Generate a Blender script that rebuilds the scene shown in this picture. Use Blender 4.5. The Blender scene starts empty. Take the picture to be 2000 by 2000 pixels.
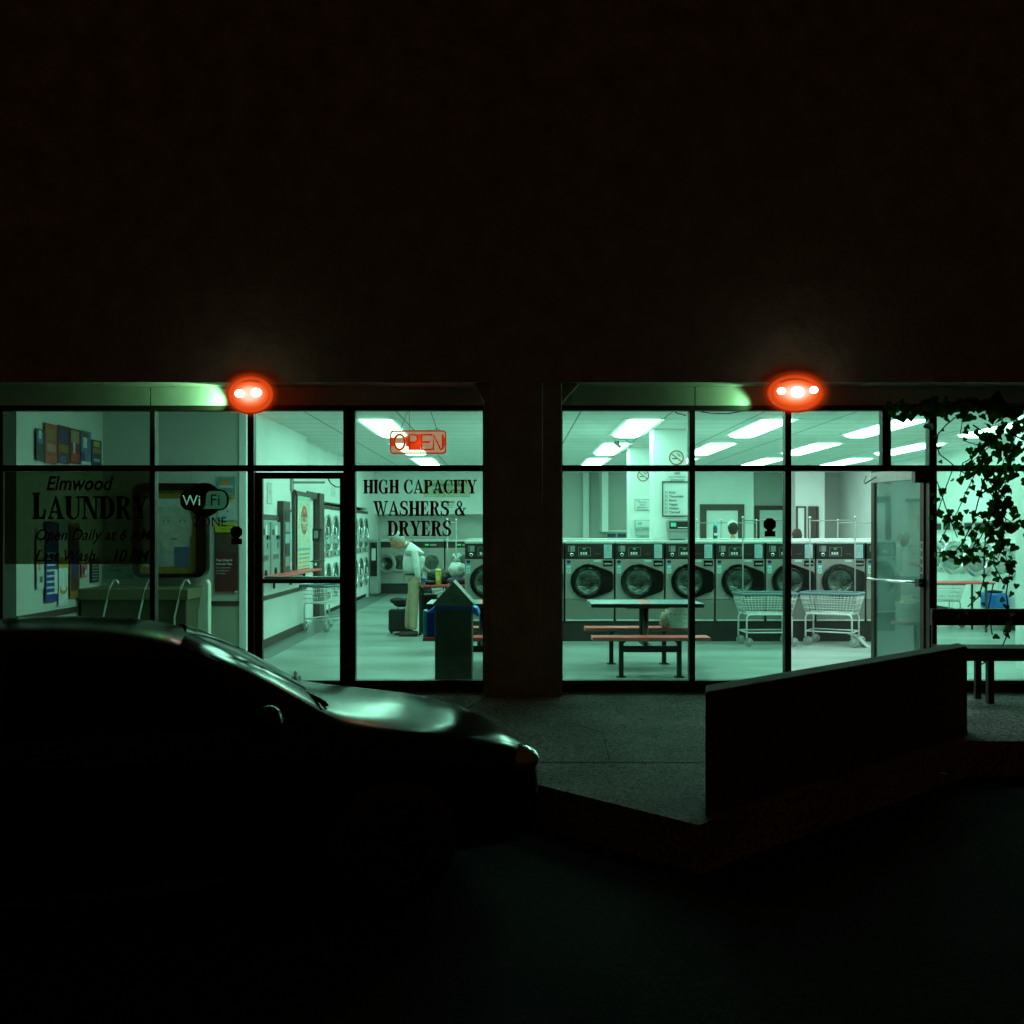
import bpy, math, random
from mathutils import Vector, Matrix
random.seed(11)
R = math.radians
S = bpy.context.scene
COL = S.collection

# ------------------------------------------------------------------ camera, world, exposure
cam = bpy.data.objects.new('camera', bpy.data.cameras.new('camera'))
COL.objects.link(cam); S.camera = cam
cam.location = (0, 0, 1.6); cam.rotation_euler = (R(90), 0, 0)
cam.data.sensor_width = 36; cam.data.lens = 36; cam.data.shift_y = 0.02
cam.data.clip_end = 500; cam.data.clip_start = 0.05
S.view_settings.view_transform = 'Standard'; S.view_settings.look = 'None'
S.view_settings.exposure = 0; S.view_settings.gamma = 1
W = bpy.data.worlds.new('World'); S.world = W; W.use_nodes = True
bg = W.node_tree.nodes['Background']
bg.inputs[0].default_value = (1.0, 0.42, 0.06, 1); bg.inputs[1].default_value = 0.015
S.cycles.use_denoising = True
S.cycles.max_bounces = 8; S.cycles.diffuse_bounces = 4; S.cycles.glossy_bounces = 3
S.cycles.transparent_max_bounces = 24
S.cycles.sample_clamp_indirect = 4
S.cycles.use_light_tree = True
LIGHT = (0.58, 1.0, 0.82)      # colour of the fluorescent tubes
LE = 13.2

# ------------------------------------------------------------------ materials
MATS = {}
def mat(name, col=(0.5,0.5,0.5), rough=0.6, metal=0.0, var=0.12, scale=6.0, bump=0.0, spec=0.5, coat=0.0, emit=None, es=0.0, aniso=None, trans=0.0):
    if name in MATS: return MATS[name]
    m = bpy.data.materials.new(name); m.use_nodes = True
    nt = m.node_tree; p = nt.nodes['Principled BSDF']
    p.inputs['Roughness'].default_value = rough; p.inputs['Metallic'].default_value = metal
    p.inputs['Specular IOR Level'].default_value = spec; p.inputs['Coat Weight'].default_value = coat
    tc = nt.nodes.new('ShaderNodeTexCoord'); n = nt.nodes.new('ShaderNodeTexNoise')
    mp = nt.nodes.new('ShaderNodeMapping')
    if aniso: mp.inputs['Scale'].default_value = aniso
    nt.links.new(tc.outputs['Object'], mp.inputs[0]); nt.links.new(mp.outputs[0], n.inputs['Vector'])
    n.inputs['Scale'].default_value = scale; n.inputs['Detail'].default_value = 6
    mr = nt.nodes.new('ShaderNodeMapRange'); nt.links.new(n.outputs['Fac'], mr.inputs[0])
    mr.inputs[1].default_value = 0.25; mr.inputs[2].default_value = 0.75
    mr.inputs[3].default_value = 1-var; mr.inputs[4].default_value = 1+var
    mx = nt.nodes.new('ShaderNodeVectorMath'); mx.operation = 'SCALE'
    mx.inputs[0].default_value = col; nt.links.new(mr.outputs[0], mx.inputs['Scale'])
    nt.links.new(mx.outputs[0], p.inputs['Base Color'])
    rr = nt.nodes.new('ShaderNodeMapRange'); nt.links.new(n.outputs['Fac'], rr.inputs[0])
    rr.inputs[3].default_value = max(0.02, rough*0.8); rr.inputs[4].default_value = min(1, rough*1.2)
    nt.links.new(rr.outputs[0], p.inputs['Roughness'])
    if bump:
        b = nt.nodes.new('ShaderNodeBump'); b.inputs['Strength'].default_value = bump; b.inputs['Distance'].default_value = 0.02
        n2 = nt.nodes.new('ShaderNodeTexNoise'); n2.inputs['Scale'].default_value = scale*4; n2.inputs['Detail'].default_value = 8
        nt.links.new(tc.outputs['Object'], n2.inputs['Vector']); nt.links.new(n2.outputs['Fac'], b.inputs['Height'])
        nt.links.new(b.outputs[0], p.inputs['Normal'])
    if emit:
        p.inputs['Emission Color'].default_value = (*emit, 1); p.inputs['Emission Strength'].default_value = es
    if trans: p.inputs['Transmission Weight'].default_value = trans
    MATS[name] = m; return m

def glassmat(name, tint, refl=0.06, refl_haze=0.0, dcol=(0.3,0.4,0.35), rough=0.0, emit=None, es=0):
    m = bpy.data.materials.new(name); m.use_nodes = True; nt = m.node_tree
    nt.nodes.remove(nt.nodes['Principled BSDF']); out = nt.nodes['Material Output']
    t = nt.nodes.new('ShaderNodeBsdfTransparent'); t.inputs[0].default_value = (*tint, 1)
    g = nt.nodes.new('ShaderNodeBsdfGlossy'); g.inputs['Roughness'].default_value = rough; g.inputs[0].default_value = (0.9,1,0.95,1)
    fr = nt.nodes.new('ShaderNodeFresnel'); fr.inputs[0].default_value = 1.45
    mul = nt.nodes.new('ShaderNodeMath'); mul.operation = 'MULTIPLY'; mul.inputs[1].default_value = refl/0.04
    nt.links.new(fr.outputs[0], mul.inputs[0]); mul.use_clamp = True
    a = nt.nodes.new('ShaderNodeMixShader'); nt.links.new(mul.outputs[0], a.inputs[0])
    nt.links.new(t.outputs[0], a.inputs[1]); nt.links.new(g.outputs[0], a.inputs[2]); last = a
    if refl_haze:
        d = nt.nodes.new('ShaderNodeBsdfTranslucent'); d.inputs[0].default_value = (*dcol,1)  # translucent layer paints hazy reflections into the glass
        n = nt.nodes.new('ShaderNodeTexNoise'); n.inputs['Scale'].default_value = 3.5; n.inputs['Detail'].default_value = 7
        tc = nt.nodes.new('ShaderNodeTexCoord'); nt.links.new(tc.outputs['Object'], n.inputs['Vector'])
        mr = nt.nodes.new('ShaderNodeMapRange'); mr.inputs[1].default_value = .35; mr.inputs[2].default_value = .7
        mr.inputs[3].default_value = refl_haze*0.3; mr.inputs[4].default_value = refl_haze
        nt.links.new(n.outputs['Fac'], mr.inputs[0])
        b = nt.nodes.new('ShaderNodeMixShader'); nt.links.new(mr.outputs[0], b.inputs[0])
        nt.links.new(last.outputs[0], b.inputs[1]); nt.links.new(d.outputs[0], b.inputs[2]); last = b
    if emit:
        e = nt.nodes.new('ShaderNodeEmission'); e.inputs[0].default_value = (*emit,1); e.inputs[1].default_value = es
        ad = nt.nodes.new('ShaderNodeAddShader'); nt.links.new(last.outputs[0], ad.inputs[0]); nt.links.new(e.outputs[0], ad.inputs[1]); last = ad
    nt.links.new(last.outputs[0], out.inputs[0])
    MATS[name] = m; return m

def flat(col, rough=0.6):
    k = 'ink_%02x%02x%02x' % tuple(int(min(1,c)*255) for c in col)
    return mat(k, col, rough, var=0.18, scale=14)

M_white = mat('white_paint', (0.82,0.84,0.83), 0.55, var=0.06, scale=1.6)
M_shade = mat('cream_wall_paint', (0.54,0.56,0.52), 0.6, var=0.05, scale=1.2)  # white wall paint darkened to put the dimness of the recess into colour
M_lowwall = mat('olive_wall_paint', (0.40,0.42,0.34), 0.6, var=0.08)
M_trim = mat('brown_wall_trim', (0.075,0.05,0.04), 0.5)
M_frame = mat('bronze_metal', (0.035,0.022,0.014), 0.45, metal=0.3, bump=0.05)
M_steel = mat('brushed_steel', (0.36,0.36,0.33), 0.5, metal=0.35, var=0.12, scale=3, aniso=(60,1,1.5))
M_steeld = mat('brushed_steel_lower', (0.26,0.26,0.23), 0.5, metal=0.4, var=0.2, scale=5, aniso=(50,1,2))
M_chrome = mat('chrome', (0.72,0.74,0.74), 0.22, metal=1.0, var=0.05)
M_bright = mat('zinc_wire', (0.70,0.73,0.72), 0.4, metal=0.35, var=0.08)
M_dark = mat('dark_plastic', (0.02,0.018,0.016), 0.4)
M_black = mat('black_gloss', (0.008,0.007,0.006), 0.18, coat=0.3)
M_bowl = mat('dark_glass_bowl', (0.10,0.13,0.11), 0.10, metal=0.85, var=0.7, scale=9, bump=0.45)
M_plinth = mat('dark_plinth_rubber', (0.022,0.018,0.016), 0.6, var=0.3, scale=5)
M_concrete = mat('dark_concrete', (0.33,0.30,0.26), 0.85, var=0.25, scale=4, bump=0.3)
M_header = mat('header_concrete', (0.42,0.41,0.38), 0.8, var=0.15, scale=3, bump=0.04)
M_red = mat('red_laminate', (0.85,0.12,0.11), 0.35, var=0.12, scale=8)
M_grey = mat('grey_laminate', (0.22,0.31,0.36), 0.3, var=0.1)
M_blue = mat('blue_plastic', (0.02,0.22,0.75), 0.3, var=0.25, scale=12, spec=0.6)
M_rubber = mat('grey_rubber', (0.28,0.30,0.29), 0.6)
M_paper = mat('white_paper', (0.72,0.76,0.76), 0.6, var=0.04)
M_glow = mat('green_display', (0.02,0.2,0.03), 0.4, emit=(0.08,1,0.12), es=0.55)
G_pane = glassmat('green_tinted_glass', (0.735, 0.925, 0.85), 0.05)
G_door = glassmat('scuffed_door_glass', (0.74,0.86,0.82), 0.10, refl_haze=0.38, dcol=(0.24,0.36,0.34), rough=0.02)  # cloudy translucent noise stands for street reflections on the pane
G_film = glassmat('dark_window_film', (0.34,0.36,0.28), 0.03)

# ------------------------------------------------------------------ mesh builder
class MB:
    def __init__(s): s.v=[]; s.f=[]; s.mi=[]; s.ms=[]; s.sm=[]
    def m(s, mt):
        if mt not in s.ms: s.ms.append(mt)
        return s.ms.index(mt)
    def add(s, vs, fs, mt, smooth=False):
        b=len(s.v); s.v += [tuple(v) for v in vs]; k=s.m(mt)
        for f in fs: s.f.append([b+i for i in f]); s.mi.append(k); s.sm.append(smooth)
        return s
    def box(s, x0,y0,z0,x1,y1,z1, mt):
        vs=[(x,y,z) for x in (x0,x1) for y in (y0,y1) for z in (z0,z1)]
        return s.add(vs, [(0,1,3,2),(4,6,7,5),(0,4,5,1),(2,3,7,6),(0,2,6,4),(1,5,7,3)], mt)
    def prism(s, pts, F, c0, c1, mt, smooth=False):
        n=len(pts)
        a=sum(pts[i][0]*pts[(i+1)%n][1]-pts[(i+1)%n][0]*pts[i][1] for i in range(n))
        if a<0: pts=pts[::-1]
        vs=[F(p[0],p[1],c0) for p in pts]+[F(p[0],p[1],c1) for p in pts]
        fs=[list(range(n))[::-1], list(range(n,2*n))]+[(i,(i+1)%n,n+(i+1)%n,n+i) for i in range(n)]
        return s.add(vs, fs, mt, smooth)
    def band(s, outer, inner, F, c0, c1, mt, closed=True):
        n=len(outer); k=n if closed else n-1
        vs=[F(p[0],p[1],c1) for p in outer]+[F(p[0],p[1],c1) for p in inner]+[F(p[0],p[1],c0) for p in outer]+[F(p[0],p[1],c0) for p in inner]
        fs=[]
        for i in range(k):
            j=(i+1)%n
            fs += [(i,j,n+j,n+i),(2*n+i,3*n+i,3*n+j,2*n+j),(i,2*n+i,2*n+j,j),(n+i,n+j,3*n+j,3*n+i)]
        if not closed: fs += [(0,n,3*n,2*n),(n-1,3*n-1,4*n-1,2*n-1)]
        return s.add(vs, fs, mt)
    def tube(s, path, r, mt, n=8, closed=False, cap=True):
        P=[Vector(p) for p in path]; rs = r if isinstance(r,(list,tuple)) else [r]*len(P)
        vs=[]; N=len(P); up=None
        for i,p in enumerate(P):
            if closed: d=P[(i+1)%N]-P[i-1]
            else: d=P[min(i+1,N-1)]-P[max(i-1,0)]
            d.normalize()
            if up is None: up = Vector((0,0,1)) if abs(d.z)<0.9 else Vector((1,0,0))
            a=d.cross(up)
            if a.length<1e-4: a=d.cross(Vector((0,1,0)))
            a.normalize(); b=d.cross(a).normalized(); up=b*-1 if False else a.cross(d)
            for k in range(n):
                t=2*math.pi*k/n; vs.append(p+a*math.cos(t)*rs[i]+b*math.sin(t)*rs[i])
        fs=[]
        for i in range(N if closed else N-1):
            j=(i+1)%N
            for k in range(n):
                l=(k+1)%n; fs.append((i*n+k,i*n+l,j*n+l,j*n+k))
        if cap and not closed: fs += [tuple(range(n))[::-1], tuple(range((N-1)*n,N*n))]
        return s.add(vs, fs, mt, True)
    def lathe(s, prof, o, ax, mt, n=20, sx=1, caps=True):
        ax=Vector(ax).normalized(); t=Vector((0,0,1)) if abs(ax.z)<.9 else Vector((1,0,0))
        a=ax.cross(t).normalized(); b=ax.cross(a); o=Vector(o); vs=[]
        for (r,h) in prof:
            for k in range(n):
                q=2*math.pi*k/n; vs.append(o+ax*h+a*math.cos(q)*r*sx+b*math.sin(q)*r)
        fs=[]
        for i in range(len(prof)-1):
            for k in range(n):
                l=(k+1)%n; fs.append((i*n+k,(i+1)*n+k,(i+1)*n+l,i*n+l))
        if caps: fs += [tuple(range(n)), tuple(range((len(prof)-1)*n,len(prof)*n))[::-1]]
        return s.add(vs, fs, mt, True)
    def ball(s, c, r, mt, n=14, m_=10, jit=0, seed=0):
        rx,ry,rz = r if isinstance(r,(tuple,list)) else (r,r,r); rd=random.Random(seed)
        vs=[(c[0],c[1],c[2]+rz)]
        for i in range(1,m_):
            for k in range(n):
                a=math.pi*i/m_; q=2*math.pi*k/n; j=1+rd.uniform(-jit,jit)
                vs.append((c[0]+rx*math.sin(a)*math.cos(q)*j, c[1]+ry*math.sin(a)*math.sin(q)*j, c[2]+rz*math.cos(a)*j))
        vs.append((c[0],c[1],c[2]-rz)); L=len(vs)-1; fs=[]
        for k in range(n):
            l=(k+1)%n; fs.append((0,1+k,1+l)); fs.append((L,1+(m_-2)*n+l,1+(m_-2)*n+k))
            for i in range(m_-2): fs.append((1+i*n+k,1+(i+1)*n+k,1+(i+1)*n+l,1+i*n+l))
        return s.add(vs, fs, mt, True)
    def text(s, txt, F, u, v, size, mt, c=0.002, shear=0.0, bold=0.0, align='LEFT', sx=1.0, space=1.0):
        cu=bpy.data.curves.new('t','FONT'); cu.body=txt; cu.size=size; cu.shear=shear; cu.offset=bold
        cu.align_x=align; cu.space_character=space; cu.resolution_u=3
        ob=bpy.data.objects.new('t',cu); COL.objects.link(ob)
        dg=bpy.context.evaluated_depsgraph_get(); dg.update()
        me=bpy.data.meshes.new_from_object(ob.evaluated_get(dg))
        s.add([F(u+p.co.x*sx, v+p.co.y, c) for p in me.vertices],[list(p.vertices) for p in me.polygons],mt)
        bpy.data.objects.remove(ob); bpy.data.curves.remove(cu); bpy.data.meshes.remove(me); return s
    def build(s, name, parent=None, bevel=0, sub=0, loc=None, **kw):
        me=bpy.data.meshes.new(name); me.from_pydata(s.v,[],s.f)
        for mt in s.ms: me.materials.append(mt)
        for i,p in enumerate(me.polygons): p.material_index=s.mi[i]; p.use_smooth=s.sm[i]
        me.update(); o=bpy.data.objects.new(name,me); COL.objects.link(o)
        if parent: o.parent=parent
        if loc: o.location=loc
        if bevel:
            b=o.modifiers.new('bevel','BEVEL'); b.width=bevel; b.segments=2; b.limit_method='ANGLE'; b.angle_limit=R(40)
        if sub:
            b=o.modifiers.new('sub','SUBSURF'); b.levels=sub; b.render_levels=sub
        return tag(o, **kw)

def tag(o, label=None, cat=None, group=None, kind=None):
    if label: o['label']=label
    if cat: o['category']=cat
    if group: o['group']=group
    if kind: o['kind']=kind
    return o
def thing(name, loc, label, cat, rz=0, group=None):
    o=bpy.data.objects.new(name,None); COL.objects.link(o); o.location=loc; o.rotation_euler=(0,0,rz)
    o.empty_display_size=0.2
    return tag(o,label,cat,group)
def dup(root, loc, rz, label):
    def cp(o, par):
        c=o.copy(); COL.objects.link(c)
        if par: c.parent=par; c.matrix_parent_inverse=o.matrix_parent_inverse.copy()
        for ch in o.children: cp(ch,c)
        return c
    r=cp(root,None); r.location=loc; r.rotation_euler=(0,0,rz); r['label']=label; return r
def Fr(o, r=(1,0,0), u=(0,0,1)):
    o=Vector(o); r=Vector(r).normalized(); u=Vector(u).normalized(); n=r.cross(u)
    return lambda a,b,c=0: tuple(o+r*a+u*b+n*c)
def P(px,py,Y): return ((px-1000)*Y/2000, Y, 1.6+(1040-py)*Y/2000)
def ell(cx,cy,rx,ry,n=28,a0=0,a1=360):
    full = abs(a1-a0)>=360
    return [(cx+rx*math.cos(R(a0+(a1-a0)*i/(n if full else n-1))), cy+ry*math.sin(R(a0+(a1-a0)*i/(n if full else n-1)))) for i in range(n)]
def rrect(x0,y0,x1,y1,r,n=5):
    pts=[]
    for cx,cy,a in ((x1-r,y0+r,-90),(x1-r,y1-r,0),(x0+r,y1-r,90),(x0+r,y0+r,180)):
        pts += [(cx+r*math.cos(R(a+90*i/n)), cy+r*math.sin(R(a+90*i/n))) for i in range(n+1)]
    return pts

# ------------------------------------------------------------------ slab serif capitals drawn by hand
def glyph(ch):
    """list of polygons or bands, cap height 1; returns (width, shapes)"""
    T=.255; t=.085; sf=.085
    def rc(a,b,c,d): return ('p',[(a,b),(c,b),(c,d),(a,d)])
    def ser(x0,x1,y): return rc(x0,y,x1,y+sf) if y<.5 else rc(x0,1-sf,x1,1)
    def bd(cx,cy,rx,ry,ix,iy,a0=0,a1=360,sh=0): return ('b',ell(cx,cy,rx,ry,26,a0,a1),ell(cx+sh,cy,ix,iy,26,a0,a1),abs(a1-a0)>=360)
    if ch=='H': return .84,[rc(.07,0,.07+T,1),rc(.54,0,.54+T,1),rc(.25,.45,.6,.55),ser(0,.36,0),ser(0,.36,1),ser(.48,.84,0),ser(.48,.84,1)]
    if ch=='I': return .38,[rc(.075,0,.075+T,1),ser(0,.38,0),ser(0,.38,1)]
    if ch=='L': return .68,[rc(.07,0,.07+T,1),ser(0,.38,1),ser(0,.6,0),('p',[(.38,.07),(.6,.07),(.66,.36),(.58,.36),(.52,.12)]),('p',[(.55,0),(.63,0),(.66,.36),(.58,.36)])]
    if ch in 'CG':
        o=[bd(.42,.5,.42,.52,.22,.45,48,312 if ch=='C' else 300,.02)]
        o.append(('p',[(.66,.62),(.74,.62),(.74,1),(.68,1),(.62,.84)]))
        if ch=='C': o.append(('p',[(.58,.13),(.72,.3),(.78,.27),(.68,.06),(.6,.02)]))
        else: o += [rc(.5,.37,.86,.44),rc(.55,.0,.78,.4),('p',[(.45,-.02),(.6,-.02),(.6,.1),(.45,.06)])]
        return (.80 if ch=='C' else .88), o
    if ch=='A': return .86,[('p',[(.04,0),(.13,0),(.44,.86),(.38,1)]),('p',[(.36,1),(.46,1),(.82,0),(.56,0)]),rc(.2,.27,.62,.35),ser(0,.28,0),ser(.48,.88,0)]
    if ch=='P': return .74,[rc(.07,0,.07+T,1),ser(0,.40,0),rc(0,1-sf,.36,1),('b',ell(.36,.735,.36,.265,20,-90,90),ell(.36,.735,.14,.18,20,-90,90),False),rc(.2,.47,.36,.555)]
    if ch=='R': return .84,[rc(.07,0,.07+T,1),ser(0,.38,0),rc(0,1-sf,.36,1),('b',ell(.36,.745,.36,.255,20,-90,90),ell(.36,.745,.14,.17,20,-90,90),False),rc(.2,.49,.36,.575),('p',[(.34,.52),(.56,.52),(.70,.12),(.48,.12)]),('p',[(.5,.16),(.68,.16),(.78,.06),(.86,.1),(.78,-.01),(.6,-.02)])]
    if ch=='D': return .82,[rc(.07,0,.07+T,1),rc(0,0,.36,sf),rc(0,1-sf,.36,1),('b',ell(.34,.5,.46,.5,24,-90,90),ell(.34,.5,.22,.425,24,-90,90),False)]
    if ch=='T': return .74,[rc(.255,0,.255+T,1),ser(.17,.57,0),rc(.0,1-sf,.74,1),('p',[(0,1-sf),(.14,1-sf),(.05,.68),(0,.68)]),('p',[(.60,1-sf),(.74,1-sf),(.74,.68),(.69,.68)])]
    if ch=='Y': return .80,[rc(.29,0,.29+T,.45),ser(.20,.62,0),('p',[(.03,.95),(.29,.95),(.52,.42),(.29,.42)]),('p',[(.63,.95),(.73,.95),(.50,.42),(.42,.42)]),ser(0,.34,1),ser(.52,.82,1)]
    if ch=='W': return 1.16,[('p',[(.06,.95),(.31,.95),(.47,.0),(.36,0)]),('p',[(.36,0),(.45,0),(.66,.95),(.58,.95)]),('p',[(.44,.95),(.66,.95),(.86,0),(.76,0)]),('p',[(.76,0),(.84,0),(1.08,.95),(.99,.95)]),ser(0,.66,1),ser(.90,1.18,1)]
    if ch=='E': return .72,[rc(.07,0,.07+T,1),rc(0,0,.62,sf),rc(0,1-sf,.62,1),rc(.25,.47,.46,.55),('p',[(.42,.33),(.48,.33),(.48,.69),(.42,.69)]),('p',[(.48,sf),(.62,sf),(.68,.34),(.62,.34)]),('p',[(.5,1-sf),(.64,1-sf),(.64,.68),(.58,.68)])]
    if ch=='S': return .68,[bd(.34,.745,.32,.275,.12,.2,35,262),bd(.32,.27,.34,.29,.13,.205,-140,95),('p',[(.08,.62),(.3,.56),(.62,.36),(.40,.42)]),('p',[(.14,.60),(.40,.62),(.60,.40),(.3,.4)]),('p',[(.55,.66),(.61,.66),(.61,1),(.56,1),(.5,.88)]),('p',[(.0,.0),(.05,0),(.12,.12),(.06,.35),(.0,.35)])]
    if ch=='N': return .88,[rc(.10,0,.18,1),rc(.70,0,.78,1),('p',[(.06,1),(.32,1),(.80,0),(.62,0)]),ser(0,.28,0),rc(0,1-sf,.2,1),ser(.60,.90,1)]
    if ch=='U': return .86,[rc(.07,.28,.07+T,1),rc(.68,.28,.76,1),ser(0,.37,1),ser(.58,.88,1),('b',ell(.415,.30,.345,.32,22,180,360),ell(.49,.30,.19,.235,22,180,360),False)]
    if ch=='&': return .88,[bd(.38,.78,.21,.23,.08,.16),bd(.32,.25,.32,.27,.12,.19,20,330),('p',[(.22,.66),(.44,.62),(.86,.0),(.60,.0)]),('p',[(.56,.20),(.64,.16),(.82,.5),(.74,.5)]),rc(.62,.47,.92,.53),('p',[(.2,.42),(.34,.5),(.5,.66),(.40,.68)])]
    return .34,[]
def serif(mb, s, F, x0, x1, y, h, mt, c=0.003):
    gap=.035; tot=sum(glyph(c_)[0]+gap for c_ in s)-gap
    k=(x1-x0)/tot; x=x0; i=0
    for c_ in s:
        w,sh=glyph(c_)
        for g in sh:
            i+=1; d=c+0.00015*(i%12)
            if g[0]=='p': mb.prism([(x+a*k,y+b*h) for a,b in g[1]],F,0,d,mt)
            else: mb.band([(x+a*k,y+b*h) for a,b in g[1]],[(x+a*k,y+b*h) for a,b in g[2]],F,0,d,mt,g[3])
        x += (w+gap)*k

# ================================================================== GROUND
def grid_ground(name, poly, z, mt, thick=0.0):
    mb=MB(); mb.prism(poly, lambda a,b,c: (a,b,c), z-thick if thick else z-0.01, z, mt)
    return mb.build(name, kind='structure')
def asphalt(name, base, sc, speck, rough=0.7, bump=0.6):
    m=bpy.data.materials.new(name); m.use_nodes=True; nt=m.node_tree; p=nt.nodes['Principled BSDF']
    tc=nt.nodes.new('ShaderNodeTexCoord'); n=nt.nodes.new('ShaderNodeTexNoise'); n.inputs['Scale'].default_value=1.3; n.inputs['Detail'].default_value=8
    v=nt.nodes.new('ShaderNodeTexVoronoi'); v.inputs['Scale'].default_value=sc
    nt.links.new(tc.outputs['Object'],n.inputs['Vector']); nt.links.new(tc.outputs['Object'],v.inputs['Vector'])
    cr=nt.nodes.new('ShaderNodeValToRGB'); nt.links.new(v.outputs['Color'],cr.inputs[0])
    cr.color_ramp.elements[0].position=0.2; cr.color_ramp.elements[0].color=(base*.6,base*.6,base*.58,1)
    cr.color_ramp.elements[1].position=0.95; cr.color_ramp.elements[1].color=(speck,speck,speck,1)
    mr=nt.nodes.new('ShaderNodeMapRange'); mr.inputs[1].default_value=.3; mr.inputs[2].default_value=.7; mr.inputs[3].default_value=.6; mr.inputs[4].default_value=1.3
    nt.links.new(n.outputs['Fac'],mr.inputs[0]); sc_=nt.nodes.new('ShaderNodeVectorMath'); sc_.operation='SCALE'
    nt.links.new(cr.outputs[0],sc_.inputs[0]); nt.links.new(mr.outputs[0],sc_.inputs['Scale']); nt.links.new(sc_.outputs[0],p.inputs['Base Color'])
    p.inputs['Roughness'].default_value=rough; p.inputs['Specular IOR Level'].default_value=.18
    b=nt.nodes.new('ShaderNodeBump'); b.inputs['Strength'].default_value=bump; b.inputs['Distance'].default_value=0.01
    n2=nt.nodes.new('ShaderNodeTexNoise'); n2.inputs['Scale'].default_value=70; n2.inputs['Detail'].default_value=4
    nt.links.new(tc.outputs['Object'],n2.inputs['Vector']); nt.links.new(n2.outputs['Fac'],b.inputs['Height']); nt.links.new(b.outputs[0],p.inputs['Normal'])
    MATS[name]=m; return m
A_lot=asphalt('parking_asphalt',0.013,55,0.03,0.9); A_pave=asphalt('aggregate_pavement',0.115,70,0.46,0.8,0.9)
grid_ground('parking_lot',[(-60,-30),(60,-30),(60,60),(-60,60)],-0.27,A_lot)
pv=[(-30,7.6),(-0.75,7.45),(0.13,6.53),(1.02,5.60),(3.5,7.85),(30,7.85),(30,10.2),(-30,10.2)]
grid_ground('pavement',pv,0.0,A_pave,thick=0.4)
# joint line and crack filled with dark sealant
mb=MB(); mb.box(-.6,7.11,-.001,2.6,7.14,.003,mat('sealant',(0.012,0.011,0.01),0.8)); mb.build('pavement_joint',kind='structure')
mb=MB(); pts=[P(x,y,3200/(y-1040)) for x,y in ((948,1362),(940,1370),(925,1376),(912,1384),(880,1386))]
mb.tube([(p[0],p[1],0.0) for p in pts],0.005,MATS['sealant'],5); mb.build('pavement_crack',kind='structure')

rdp=random.Random(77); mb=MB()
for k in range(46):
    x_=rdp.uniform(-.6,2.9); y_=rdp.uniform(6.4,9.8); q_=rdp.uniform(.008,.028)
    mb.prism([(x_+q_*math.cos(a_)*rdp.uniform(.7,1.2),y_+q_*math.sin(a_)*rdp.uniform(.7,1.2)) for a_ in [2*math.pi*i/9 for i in range(9)]],lambda a,b,c:(a,b,c),.001,.0022,MATS['sealant'])
mb.build('pavement_spots',kind='structure')
for pts_ in ([(1.9,9.7),(1.75,9.2),(1.9,8.7),(1.72,8.1),(1.80,7.6)],[(.35,9.6),(.55,9.1),(.5,8.6),(.75,8.2),(.7,7.2)]):
    mb=MB(); mb.tube([(p_[0]+rdp.uniform(-.03,.03),p_[1],.0) for p_ in pts_],.0022,MATS['sealant'],4); mb.build('pavement_crack',kind='structure')
# ================================================================== BUILDING
GY=10.3                                   # plane of the glazing
ZT=2.84; ZH=2.80                          # window head
B=thing('laundromat_building',(0,GY,0),'dark concrete shopfront building with green-lit laundromat behind tall windows','building')
def part(mb,name,**k):
    o=mb.build(name,**k); o.parent=B; o.location=(-B.location.x,-B.location.y,0) if not k.get('loc') else o.location; return o
mb=MB()
mb.box(-16,9.95,3.06,16,10.55,7.29,M_concrete)
mb.box(-16.05,9.88,7.3,16.05,10.65,7.45,M_concrete)
part(mb,'upper_wall')
mb=MB()                                    # header band above the windows, with panel seams
for x0,x1 in ((-16,-3.628),(-3.618,-.62),(.6,1.829),(1.839,5.25),(5.26,16)): mb.box(x0,10.26,2.872,x1,10.5,3.058,M_header)
part(mb,'header_panel')
mb=MB()
for (a,b,c,d) in ((-.275,9.98,-.21,10.28),(-.21,9.95,.30,10.5),(.30,9.97,.485,10.28)): mb.box(a,b,0,c,d,3.058,M_concrete)
mb.prism([(-.38,3.057),(-.276,3.057),(-.276,2.875)],Fr((0,10.2,0)),0,.2,M_concrete)
mb.prism([(.48,2.86),(.48,3.057),(.66,3.057)],Fr((0,10.2,0)),0,.2,M_concrete)
part(mb,'pillar',bevel=.008)
mb=MB(); mb.box(-16,10.32,0,-5.32,10.6,3.06,M_concrete); part(mb,'side_wall')
mb=MB(); mb.box(5.9,10.32,0,16,10.6,3.06,M_concrete); part(mb,'side_wall')
mb=MB(); mb.box(-16,27.9,0,16,28.1,5.0,M_concrete); mb.box(-16,10.6,3.75,16,27.9,3.9,M_concrete)
part(mb,'roof')

def X(px): return (px-1000)*GY/2000
def Z(py): return 1.6+(1040-py)*GY/2000
fd=.05                                     # half depth of frame members
def frame_unit(verts, x0, x1, door=None):
    mb=MB()
    mb.box(x0,GY-fd,Z(803),x1,GY+fd,2.872,M_frame)          # head
    segs=[(x0,x1)] if not door else [(x0,door[0]),(door[1],x1)]
    for a,b in segs:
        mb.box(a,GY-fd,0.0,b,GY+fd,Z(1328),M_frame)
    mb.box(x0,GY-fd+.004,Z(920.5),x1,GY+fd-.004,Z(909),M_frame)
    for (a,b,lo) in verts: mb.box(X(a),GY-fd-.004,lo,X(b),GY+fd+.004,Z(803)+.002,M_frame)
    return part(mb,'window_frame',bevel=.004)
FL=frame_unit([(34-80,40-80,.1),(296,306,.1),(486,498,.0),(683,694,Z(923)),(672,695,.0),(943,950,.0)],-5.32,-.27,door=(X(498),X(672)))
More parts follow.
